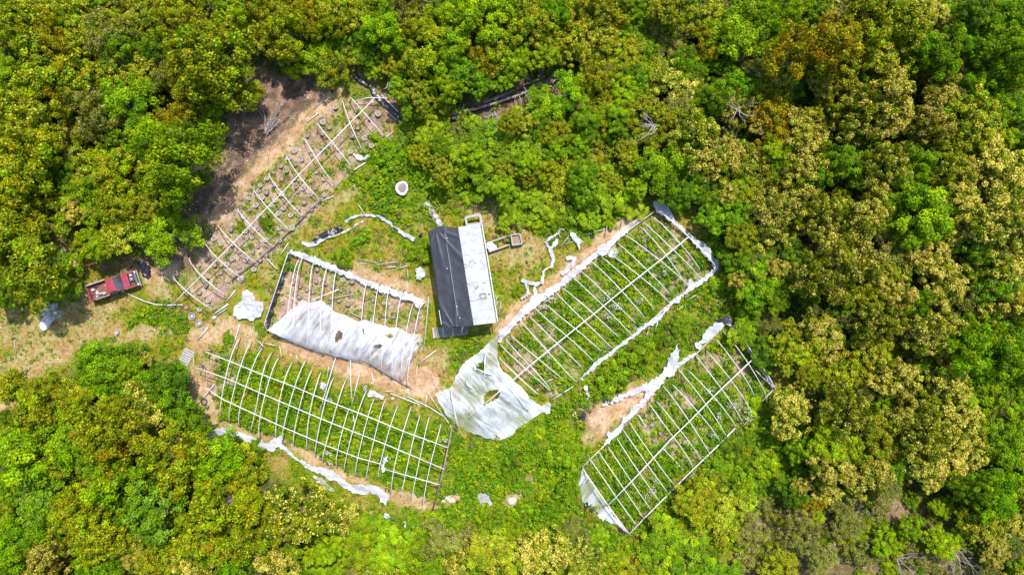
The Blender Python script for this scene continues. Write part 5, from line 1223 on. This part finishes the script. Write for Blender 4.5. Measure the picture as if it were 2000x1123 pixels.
# hollow block beside the lower left frame
cb = P(713.5, 758, .1); e = empty('hollow_block', (cb.x, cb.y, -.03), math.radians(70))
m = MB()
for x0, x1, y0, y1 in ((-.24, .24, .08, .12), (-.24, .24, -.12, -.08), (-.24, -.19, -.08, .08), (.19, .24, -.08, .08), (-.025, .025, -.08, .08)): m.box(x0, x1, y0, y1, 0, .22)
m.build('shell', M['white'], e); tag(e, 'small white hollow block at the top of the lower left frame', 'block')

# pallets
def pallet(px, py, rz, w, l, n, label, mat, nm='wooden_pallet'):
    p = P(px, py, .1); e = empty(nm, (p.x, p.y, relief(p.x, p.y) - .01), rz); r = np.random.default_rng(int(px))
    for i in range(n):
        y = -l / 2 + l * (i + .5) / n; h = l / n * .36; sk = r.normal() * .02
        MB().hexa([(-w/2, y - h + sk, .10), (w/2, y - h - sk, .10), (w/2, y + h - sk, .10), (-w/2, y + h + sk, .10)], [(-w/2, y - h + sk, .13), (w/2, y - h - sk, .13), (w/2, y + h - sk, .13), (-w/2, y + h + sk, .13)]).build('slat', M[mat], e)
    for x in (-w * .42, 0, w * .42): MB().box(x - .04, x + .04, -l/2, l/2, 0, .098).build('bearer', M['timber'], e)
    tag(e, label, 'pallet'); return e
pallet(364, 697, math.radians(-27), 1.05, 1.6, 7, 'wooden slat pallet lying by the lower left frame', 'palewood')
pallet(945, 972, math.radians(8), 1.15, 1.0, 9, 'small grey slatted pallet on the weeds at bottom centre', 'palewood')
o = MB().box(-.16, .16, -.22, .22, 0, .05).build('board_offcut', M['palewood'], loc=P(957, 982, .03) + Vector((0, 0, .0))); o.rotation_euler = (0, 0, .5); tag(o, 'short pale board at the corner of small grey pallet', 'board')
# stones one can pick out
for i, (x, y, k, lb) in enumerate([(873, 971, .30, 'leftmost'), (866, 980, .24, 'lowest'), (883, 978, .34, 'rightmost')]):
    p = P(x, y); r = np.random.default_rng(i); m = MB().lathe([(k * 1.05, -.05), (k, .08), (k * .6, .16), (.001, .19)], 9, (0, 0, 0), .14)
    o = m.build('boulder', M['stone'], loc=(p.x, p.y, 0)); o.rotation_euler = (0, 0, i * 1.3); tag(o, '%s of three pale boulders below the lower left frame' % lb, 'boulder', 'pale boulders')
for i, (x, y, k, lb) in enumerate([(419, 620, .22, 'tan boulder at the lower end of upper left frame'), (1000, 978, .42, 'grey rubble heap right of the small grey pallet'), (767, 778, .17, 'tan stone by the loose poles above the lower left frame'), (790, 262, .22, 'yellowish stone below the black plastic strip'), (954, 681, .0, '')]):
    if not k: continue
    p = P(x, y); o = MB().lathe([(k * 1.05, -.05), (k, .1), (k * .6, .2), (.001, .22)], 10, (0, 0, 0), .12).build('boulder', M['stone'], loc=(p.x, p.y, 0)); tag(o, lb, 'boulder')

# ------------------------------------------------------------------ fallen logs and dead branches
def log(pts, rad, label, z=.3, branches=()):
    e = empty('fallen_log', P(*pts[0])); f0 = Vector(e.location)
    w = [P(x, y, z) - f0 for x, y in pts]; n = len(w)
    MB().tube(w, [rad * (1 - .45 * i / (n - 1)) for i in range(n)], 10).build('stem', M['log'], e, True)
    d = (w[0] - w[1]).normalized(); MB().tube([w[0] + d * .005, w[0] + d * .03], rad * .97, 10).build('cut_end', M['cut'], e)
    for (x0, y0, z0, x1, y1, z1, r) in branches:
        a, b = P(x0, y0, z0) - f0, P(x1, y1, z1) - f0; mid = a.lerp(b, .5) + Vector((.1, .08, .15)); MB().tube([a, mid, b], [r, r * .7, r * .25], 5).build('branch', M['deadwood'], e, True)
    tag(e, label, 'log', 'fallen logs')
log([(880, 224), (905, 219), (938, 211), (1000, 191), (1058, 168), (1100, 152)], .165, 'longest fallen log, running to the lime trees', .35,
    [(1013, 186, .5, 1018, 211, .9, .06), (1024, 181, .5, 1032, 206, 1.0, .07), (1005, 190, .5, 1004, 198, .6, .05), (1030, 178, .5, 1034, 203, .8, .05), (1062, 166, .5, 1082, 145, 1.2, .06), (1085, 158, .5, 1112, 138, 1.2, .05), (1045, 172, .5, 1040, 206, 1.0, .05), (1070, 164, .5, 1082, 182, .7, .07)])
log([(947, 200), (992, 182), (1024, 166), (1063, 151)], .14, 'shorter fallen log behind the longest one', .3,
    [(1036, 160, .4, 1012, 116, 1.6, .06), (1058, 152, .4, 1040, 122, 1.4, .06), (1060, 152, .4, 1050, 100, 1.8, .05), (1020, 168, .4, 1028, 184, .9, .05)])
log([(884, 232), (905, 228), (925, 222)], .17, 'short log stub beside the cut end of longest log', .22)
log([(948, 230), (964, 224)], .17, 'small dark log stub below the longest log', .18)
def snag(px, py, n, L_, seed, label, spread=PI * 2, a0=0.0, z=.3, r=.05, up=.5):
    e = empty('dead_branch', P(px, py, 0)); g = np.random.default_rng(seed); m = MB()
    for i in range(n):
        a = a0 + spread * (g.random() - .5); l = L_ * (.5 + .6 * g.random()); el = up * g.random(); d = Vector((math.cos(a) * math.cos(el), math.sin(a) * math.cos(el), math.sin(el)))
        p0 = Vector((g.normal() * .12, g.normal() * .12, z)); p1 = p0 + d * l * .5 + Vector((g.normal(), g.normal(), g.random())) * l * .06; p2 = p0 + d * l + Vector((g.normal(), g.normal(), 0)) * l * .12
        rr_ = r * (.5 + .7 * g.random()); m.tube([p0, p1, p2], [rr_, rr_ * .65, rr_ * .2], 5, False)
        for _ in range(3):
            t = .4 + .5 * g.random(); b = p0.lerp(p2, t); dd = (d + Vector((g.normal(), g.normal(), g.random() * .5)) * .6).normalized(); m.tube([b, b + dd * l * .28], [rr_ * .4, rr_ * .12], 4, False)
    m.build('branches', M['deadwood'], e, True)
    tag(e, label, 'dead branch', 'dead branches and snags')
snag(520, 262, 11, 3.0, 1, 'bleached branch heap on the dark bank by the upper left frame', 1.1, 1.0, .25, .06, .25)
snag(1265, 262, 9, 2.2, 2, 'grey bare snag among green trees right of the logs', 2.6, 3.2, 3.2, .05)
snag(1842, 1052, 9, 4.0, 3, 'bleached fallen branch in the lower right brush', 1.4, -1.0, .8, .042, .3)
snag(1420, 228, 8, 1.8, 4, 'bare grey snag between cream blossomed trees, upper right', 6.2, 0, 3.0, .045)
snag(545, 112, 9, 2.0, 5, 'bare grey snag at the forest edge above the bank', 1.6, -1.4, 1.2, .03, .3)
snag(855, 30, 8, 2.0, 6, 'bare grey snag near the middle of the top edge', 6.2, 0, 3.0, .045)
snag(760, 180, 8, 2.6, 7, 'thin bare branch over the black plastic strip', 1.0, .8, 1.2, .03, .2)
snag(1745, 1085, 8, 2.6, 8, 'grey dead branch nearest the bottom edge, right brush', 2.4, -.6, .7, .032)
snag(965, 225, 10, 2.4, 9, 'dry grass coloured branch heap across the longest log', 1.2, -1.4, .9, .035)
snag(1040, 225, 9, 1.8, 10, 'small grey snag below the longest log', 3.2, 1.5, .9, .04)
snag(1500, 25, 8, 2.2, 11, 'brown bare snag right of the top edge gold tree', 6.2, 0, 3.4, .04)
snag(160, 330, 7, 1.8, 12, 'bare grey snag amid olive trees near the left edge', 6.2, 0, 3.2, .04)

# white flowering weeds in the frames
def blossoms():
    spots = [(1188,572,17),(1204,600,15),(1072,585,13),(1188,620,10),(1316,510,12),(1298,530,8),(1350,905+0,0),(1271,962,13),(1386,762,10),(1436,792,14),(1462,805,9),(1280,940,7),(1405,815,9),(1352,930,8),(1460,820,12),(1392,850,7),(640,885,8),(645,905,7),(765,1030,16),(715,1050,12),(1250,588,7),(1060,600,9),(870,860,9)]
    for i, (x, y, rp) in enumerate([s for s in spots if s[2]]):
        g = np.random.default_rng(700 + i); R_ = rp * MPP; n = int(70 + 11 * rp); p0 = P(x, y, .6)
        a = g.random(n) * 6.28; q = np.sqrt(g.random(n)) * R_ * (0.7 + .5 * np.sin(a * 2 + i)); q = np.abs(q)
        pos = np.stack([np.cos(a) * q, np.sin(a) * q, .45 + .35 * g.random(n)], 1); nr = g.normal(size=(n, 3)) * .4 + [0, 0, 1]
        w = g.random(n) < .5; col = np.where(w[:, None], [[.50, .48, .34]], [[.07, .18, .01]]) * (.8 + .4 * g.random((n, 1))); pos[~w, 2] -= .15
        v, f = leaf_quads(pos, nr, .055 + .05 * g.random(n), np.ones(n) * 1.2, g)
        e = empty('flowering_weed', (p0.x, p0.y, relief(p0.x, p0.y)))
        m = MB()
        for k in range(7): m.tube([(0, 0, -.03), tuple(pos[k] * [.6, .6, .6]), tuple(pos[k])], [.014, .010, .005], 4, False)
        m.build('stems', M['stalk'], e); link('blossoms', np_mesh('blossoms', v, f, M['plant'], rep4(col)), e)
        tag(e, None, 'weed', 'white flowering weeds'); register(e, 'white flowering weed', x, y)
blossoms()

# ------------------------------------------------------------------ the pickup
def pickup():
    p = P(222, 558, .75); e = empty('pickup_truck', (p.x, p.y, -.03), math.atan2(30.5, 90)); W = .78
    def part(m, nm, mat, parent=e, bev=.02, sm=False): return m.build(nm, M[mat], parent, sm, bev)
    # wheels
    for x in (-1.45, 1.45):
        for s in (-1, 1):
            w = empty('wheel', (x, s * .70, .33), 0, e); 
            t = MB().lathe([(.19, -.09), (.31, -.10), (.33, -.06), (.33, .06), (.31, .10), (.19, .09)], 18).build('tyre', M['rubber'], w, True); t.rotation_euler = (PI / 2, 0, 0)
            t = MB().lathe([(.19, -.09), (.17, -.02), (.08, .03), (.001, .03)], 14).build('rim', M['chrome'], w, True); t.rotation_euler = (s * PI / 2, 0, 0)
    part(MB().box(-2.2, 2.2, -.42, .42, .38, .50), 'chassis', 'engine', bev=0)
    # bed
    part(MB().box(-2.33, -.36, -W + .08, W - .08, .60, .65), 'bed_floor', 'redin', bev=0)
    for s in (-1, 1):
        sd = part(MB().hexa([(-2.35, s*W, .52), (-.36, s*W, .52), (-.36, s*(W-.09), .52), (-2.35, s*(W-.09), .52)], [(-2.35, s*W, 1.08), (-.36, s*W, 1.10), (-.36, s*(W-.09), 1.10), (-2.35, s*(W-.09), 1.08)]), 'bed_side', 'red')
        part(MB().box(-2.45 if s > 0 else -1.9, -.45, s*W - .06, s*W + .06, 1.105, 1.14), 'rail_cap', 'timber' if s < 0 else 'palewood', sd, .008)
        part(MB().add(*arch_mesh(-1.45, s)), 'wheel_arch', 'engine', sd, 0)
    part(MB().box(-2.40, -2.34, -W + .02, W - .02, .55, 1.06), 'tailgate', 'red')
    part(MB().box(-.355, -.31, -W + .02, W - .02, .55, 1.12), 'bed_front', 'red')
    # cab
    part(MB().hexa([(-.30, -W, .45), (1.10, -W, .45), (1.10, W, .45), (-.30, W, .45)], [(-.30, -W, 1.02), (1.10, -W, .98), (1.10, W, .98), (-.30, W, 1.02)]), 'cab_body', 'red', bev=.04)
    part(MB().hexa([(-.27, -.66, 1.50), (.50, -.64, 1.50), (.50, .64, 1.50), (-.27, .66, 1.50)], [(-.22, -.60, 1.56), (.44, -.58, 1.56), (.44, .58, 1.56), (-.22, .60, 1.56)]), 'roof', 'red', bev=.02)
    part(MB().hexa([(1.00, -.68, 1.00), (1.02, -.68, 1.00), (1.02, .68, 1.00), (1.00, .68, 1.00)], [(.50, -.60, 1.50), (.52, -.60, 1.50), (.52, .60, 1.50), (.50, .60, 1.50)]), 'windscreen', 'glassy', bev=0)
    part(MB().hexa([(-.29, -.64, 1.03), (-.27, -.64, 1.03), (-.27, .64, 1.03), (-.29, .64, 1.03)], [(-.26, -.58, 1.50), (-.24, -.58, 1.50), (-.24, .58, 1.50), (-.26, .58, 1.50)]), 'rear_window', 'glassy', bev=0)
    for s in (-1, 1):
        dr = part(MB().box(-.12, .92, s*W - .015, s*W + .015, .50, .99), 'door', 'red', bev=.008)
        part(MB().hexa([(-.2, s*.76, 1.02), (.96, s*.76, 1.0), (.96, s*.74, 1.0), (-.2, s*.74, 1.02)], [(-.2, s*.66, 1.50), (.48, s*.65, 1.50), (.48, s*.63, 1.50), (-.2, s*.64, 1.50)]), 'side_window', 'glassy', dr, 0)
        part(MB().box(-.02, .10, s*(W + .015), s*(W + .04), .86, .90), 'handle', 'chrome', dr, .005)
        for a, b in (((1.05, s*.73, .98), (.50, s*.63, 1.52)), ((-.28, s*.72, 1.0), (-.25, s*.64, 1.52))): MB().tube([a, b], .035, 6).build('pillar', M['red'], e, True)
        part(MB().box(.80, .92, s*.80, s*.96, 1.02, 1.16), 'mirror', 'engine', bev=.02)
        fn = part(MB().hexa([(1.10, s*W, .50), (2.30, s*W, .50), (2.30, s*(W-.17), .50), (1.10, s*(W-.17), .50)], [(1.10, s*W, .94), (2.28, s*(W-.02), .88), (2.28, s*(W-.19), .88), (1.10, s*(W-.17), .94)]), 'fender', 'red' if s > 0 else 'redin')
        part(MB().add(*arch_mesh(1.45, s)), 'wheel_arch', 'engine', fn, 0)
        part(MB().box(2.29, 2.33, s*.62 - .12, s*.62 + .12, .66, .82), 'headlight', 'lampglass', bev=.01)
    part(MB().hexa([(1.02, -.60, .93), (1.62, -.60, .90), (1.62, .60, .90), (1.02, .60, .93)], [(1.02, -.60, 1.0), (1.62, -.61, .965), (1.62, .61, .965), (1.02, .60, 1.0)]), 'bonnet', 'red', bev=.02)
    # open engine bay
    part(MB().box(1.62, 2.25, -.60, .60, .45, .52), 'bay_floor', 'engine', bev=0)
    en = part(MB().box(1.66, 2.08, -.20, .22, .52, .84), 'engine_block', 'engine', bev=.03)
    part(MB().lathe([(.15, 0), (.16, .06), (.06, .09), (.001, .09)], 12, (1.85, .05, .84)), 'air_filter', 'chrome', en, 0)
    part(MB().box(2.14, 2.20, -.45, .45, .5, .86), 'radiator', 'engine', bev=.01)
    part(MB().box(1.72, 1.98, .34, .56, .55, .80), 'battery', 'white', bev=.01); part(MB().box(1.68, 2.0, -.55, -.30, .55, .78), 'washer_tank', 'redin', bev=.02)
    part(MB().box(2.24, 2.28, -.62, .62, .58, .86), 'grille', 'chrome', bev=.005)
    part(MB().box(2.34, 2.44, -.80, .80, .42, .58), 'bumper', 'chrome', bev=.03); part(MB().box(-2.50, -2.41, -.76, .76, .42, .56), 'bumper', 'chrome', bev=.03)
    for s in (-1, 1): part(MB().box(-2.43, -2.40, s*.66 - .06, s*.66 + .06, .72, .92), 'tail_light', 'rust', bev=.005)
    tag(e, 'old red pickup truck with open engine bay and junk in its bed', 'truck')
    # junk lying in the bed
    Rz = Matrix.Rotation(e.rotation_euler.z, 3, 'Z')
    def at(x, y, z): v = Rz @ Vector((x, y, z)); return Vector((p.x + v.x, p.y + v.y, z - .03))
    g = np.random.default_rng(2)
    o = MB().box(-.55, .55, -.38, .38, 0, .05).build('rusty_sheet', M['redin'], bevel=.01, loc=at(-1.0, .12, .66)); o.rotation_euler = (.06, 0, .5); tag(o, 'rusty brown sheet lying in the pickup bed', 'sheet')
    for i, (x, y, sx, sy, h, mt, lb) in enumerate([(-2.05, .25, .18, .15, .25, 'white', 'white jug at the tailgate corner of pickup bed'), (-1.75, -.15, .12, .24, .18, 'white', 'upright white sack in the middle of pickup bed'), (-1.45, -.32, .28, .14, .24, 'palewood', 'pale box along the lower side of pickup bed'),
                                  (-1.02, -.40, .13, .13, .30, 'white', 'round white bucket nearest the cab in pickup bed'), (-1.9, -.50, .14, .10, .16, 'white', 'white bag at the lower rear corner of pickup bed'), (-2.15, -.2, .1, .14, .18, 'engine', 'dark scrap by the pickup tailgate'), (-1.6, .45, .34, .10, .2, 'engine', 'dark scrap along the upper side of pickup bed'), (-.75, .30, .2, .05, .12, 'bamboo', 'tan stick of wood near the pickup cab'), (-2.0, -.38, .08, .08, .2, 'rust', 'red can at the pickup tailgate')]):
        m = MB()
        if 'bucket' in lb or 'can' in lb: m.lathe([(sx * .85, 0), (sx, h), (sx * .9, h), (sx * .78, h * .3), (.001, h * .28)], 14)
        else: m.lathe([(1.0, 0), (1.08, h * .4), (.8, h * .85), (.3, h), (.001, h)], 9, (0, 0, 0), .10)
        if not ('bucket' in lb or 'can' in lb): m.v = [(a * sx, b * sy, c) for a, b, c in m.v]
        o = m.build('white_bucket' if 'bucket' in lb else 'bed_junk', M[mt], None, True, 0, at(x, y, .66)); o.rotation_euler = (0, 0, e.rotation_euler.z + g.normal() * .3); tag(o, lb, 'junk', 'junk in the pickup bed')
def arch_mesh(x, s):
    vs, fs = [], []; n = 8
    for i in range(n + 1):
        q = PI * i / n
        for y in (.775, .60): vs.append((x + math.cos(q) * .40, s * (y + (.013 if y > .7 else 0)), .36 + math.sin(q) * .40))
    for i in range(n): fs.append((2*i, 2*i + 1, 2*i + 3, 2*i + 2))
    return vs, fs
pickup()

# ------------------------------------------------------------------ saplings filling the gaps, and the woods outside the photo: each one mass
def crown_of(k, v=0):
    return next(c for e in bpy.data.objects if e.type == 'EMPTY' and e.get('category') == 'tree' for c in e.children if c.data is PROTO[k][v % len(PROTO[k])][0])
def scatter_mass(name, label, cat, pts, kinds, sizes):
    """one object: crowns of these kinds at these points"""
    me = bpy.data.meshes.new(name); me.from_pydata(pts, [], []); o = link(name, me)
    us = sorted(set(kinds)); at = me.attributes.new('kind', 'INT', 'POINT'); at.data.foreach_set('value', [us.index(k) for k in kinds])
    at = me.attributes.new('size', 'FLOAT', 'POINT'); at.data.foreach_set('value', sizes)
    ng = bpy.data.node_groups.new(name + '_scatter', 'GeometryNodeTree')
    ng.interface.new_socket('Geometry', in_out='INPUT', socket_type='NodeSocketGeometry'); ng.interface.new_socket('Geometry', in_out='OUTPUT', socket_type='NodeSocketGeometry')
    gi = ng.nodes.new('NodeGroupInput'); go = ng.nodes.new('NodeGroupOutput'); jn = ng.nodes.new('GeometryNodeJoinGeometry'); L = ng.links
    ka = ng.nodes.new('GeometryNodeInputNamedAttribute'); ka.data_type = 'INT'; ka.inputs['Name'].default_value = 'kind'
    sa = ng.nodes.new('GeometryNodeInputNamedAttribute'); sa.data_type = 'FLOAT'; sa.inputs['Name'].default_value = 'size'
    rv = ng.nodes.new('FunctionNodeRandomValue'); rv.data_type = 'FLOAT_VECTOR'; rv.inputs[0].default_value = (0, 0, 0); rv.inputs[1].default_value = (0, 0, 6.28)
    for i, k in enumerate(us):
        oi = ng.nodes.new('GeometryNodeObjectInfo'); oi.inputs['Object'].default_value = crown_of(k, i); oi.transform_space = 'ORIGINAL'
        ip = ng.nodes.new('GeometryNodeInstanceOnPoints'); eq = ng.nodes.new('FunctionNodeCompare'); eq.data_type = 'INT'; eq.operation = 'EQUAL'
        next(q for q in eq.inputs if q.name == 'B' and q.type == 'INT').default_value = i
        L.new(next(q for q in ka.outputs if q.type == 'INT' and q.enabled), next(q for q in eq.inputs if q.name == 'A' and q.type == 'INT'))
        L.new(gi.outputs[0], ip.inputs['Points']); L.new(eq.outputs[0], ip.inputs['Selection']); L.new(oi.outputs['Geometry'], ip.inputs['Instance'])
        L.new(next(q for q in sa.outputs if q.type == 'VALUE' and q.enabled), ip.inputs['Scale']); L.new(next(q for q in rv.outputs if q.type == 'VECTOR'), ip.inputs['Rotation'])
        L.new(ip.outputs[0], jn.inputs[0])
    L.new(jn.outputs[0], go.inputs[0]); o.modifiers.new('scatter', 'NODES').node_group = ng
    tag(o, label, cat, kind='stuff'); return o
def outer_woods():
    r = np.random.default_rng(77); pts = []
    while len(pts) < 560:
        x, y = r.uniform(-85, 85), r.uniform(-62, 62)
        if abs(x) < 54 and abs(y) < 32: continue
        if x < -45 and -18 < y < 0: continue
        if pts and np.min(np.hypot(np.array(pts)[:, 0] - x, np.array(pts)[:, 1] - y)) < 2.9: continue
        pts.append((x, y, -.05))
    scatter_mass('woodland', 'dense mixed woodland continuing beyond the clearing', 'woodland', pts, [str(k) for k in r.choice(['cream', 'olive', 'green'], len(pts))], r.uniform(2.2, 3.3, len(pts)))
def saplings():
    r = np.random.default_rng(88); pts = []; ks = []; sz = []; A = np.array(TREES); got = np.zeros((0, 2))
    for _ in range(6000):
        if len(pts) >= 420: break
        x, y = r.uniform(-20, 2020), r.uniform(-20, 1143); f = sd_poly(np.array([x]), np.array([y]), CLEAR)[0]
        if f < 6: continue
        if sd_line(np.array([x]), np.array([y]), [(870,225),(1000,190),(1110,145)])[0] < 34: continue
        if len(got) and np.hypot(got[:, 0] - x, got[:, 1] - y).min() < 26: continue
        d = (np.hypot(A[:, 0] - x, A[:, 1] - y) / A[:, 2]).min()
        if d < 0.62: continue
        rad = r.uniform(15, 30); w = rad * MPP; h = r.uniform(.6, 2.2); p = P(x, y, h + w)
        if sd_poly(np.array([p.x / MPP + 1000]), np.array([561.5 - p.y / MPP]), CLEAR)[0] < 2: continue
        if x > 1350: k = r.choice(['cream', 'cream', 'honey', 'green', 'olive', 'fresh', 'dull'])
        elif y < 420 and x > 760: k = r.choice(['fresh', 'lime', 'olive', 'green', 'honey', 'dull'])
        elif y < 500: k = r.choice(['olive', 'honey', 'lime', 'green', 'cream', 'dull'])
        else: k = r.choice(['green', 'fresh', 'olive', 'cream', 'lime', 'dark'])
        pts.append((p.x, p.y, h - w * .3)); ks.append(str(k)); sz.append(w); got = np.vstack([got, [x, y]])
    scatter_mass('saplings', 'small saplings crowding the gaps between the trees', 'saplings', pts, ks, sz); return len(pts)
print('saplings', saplings())
outer_woods()
label_all()
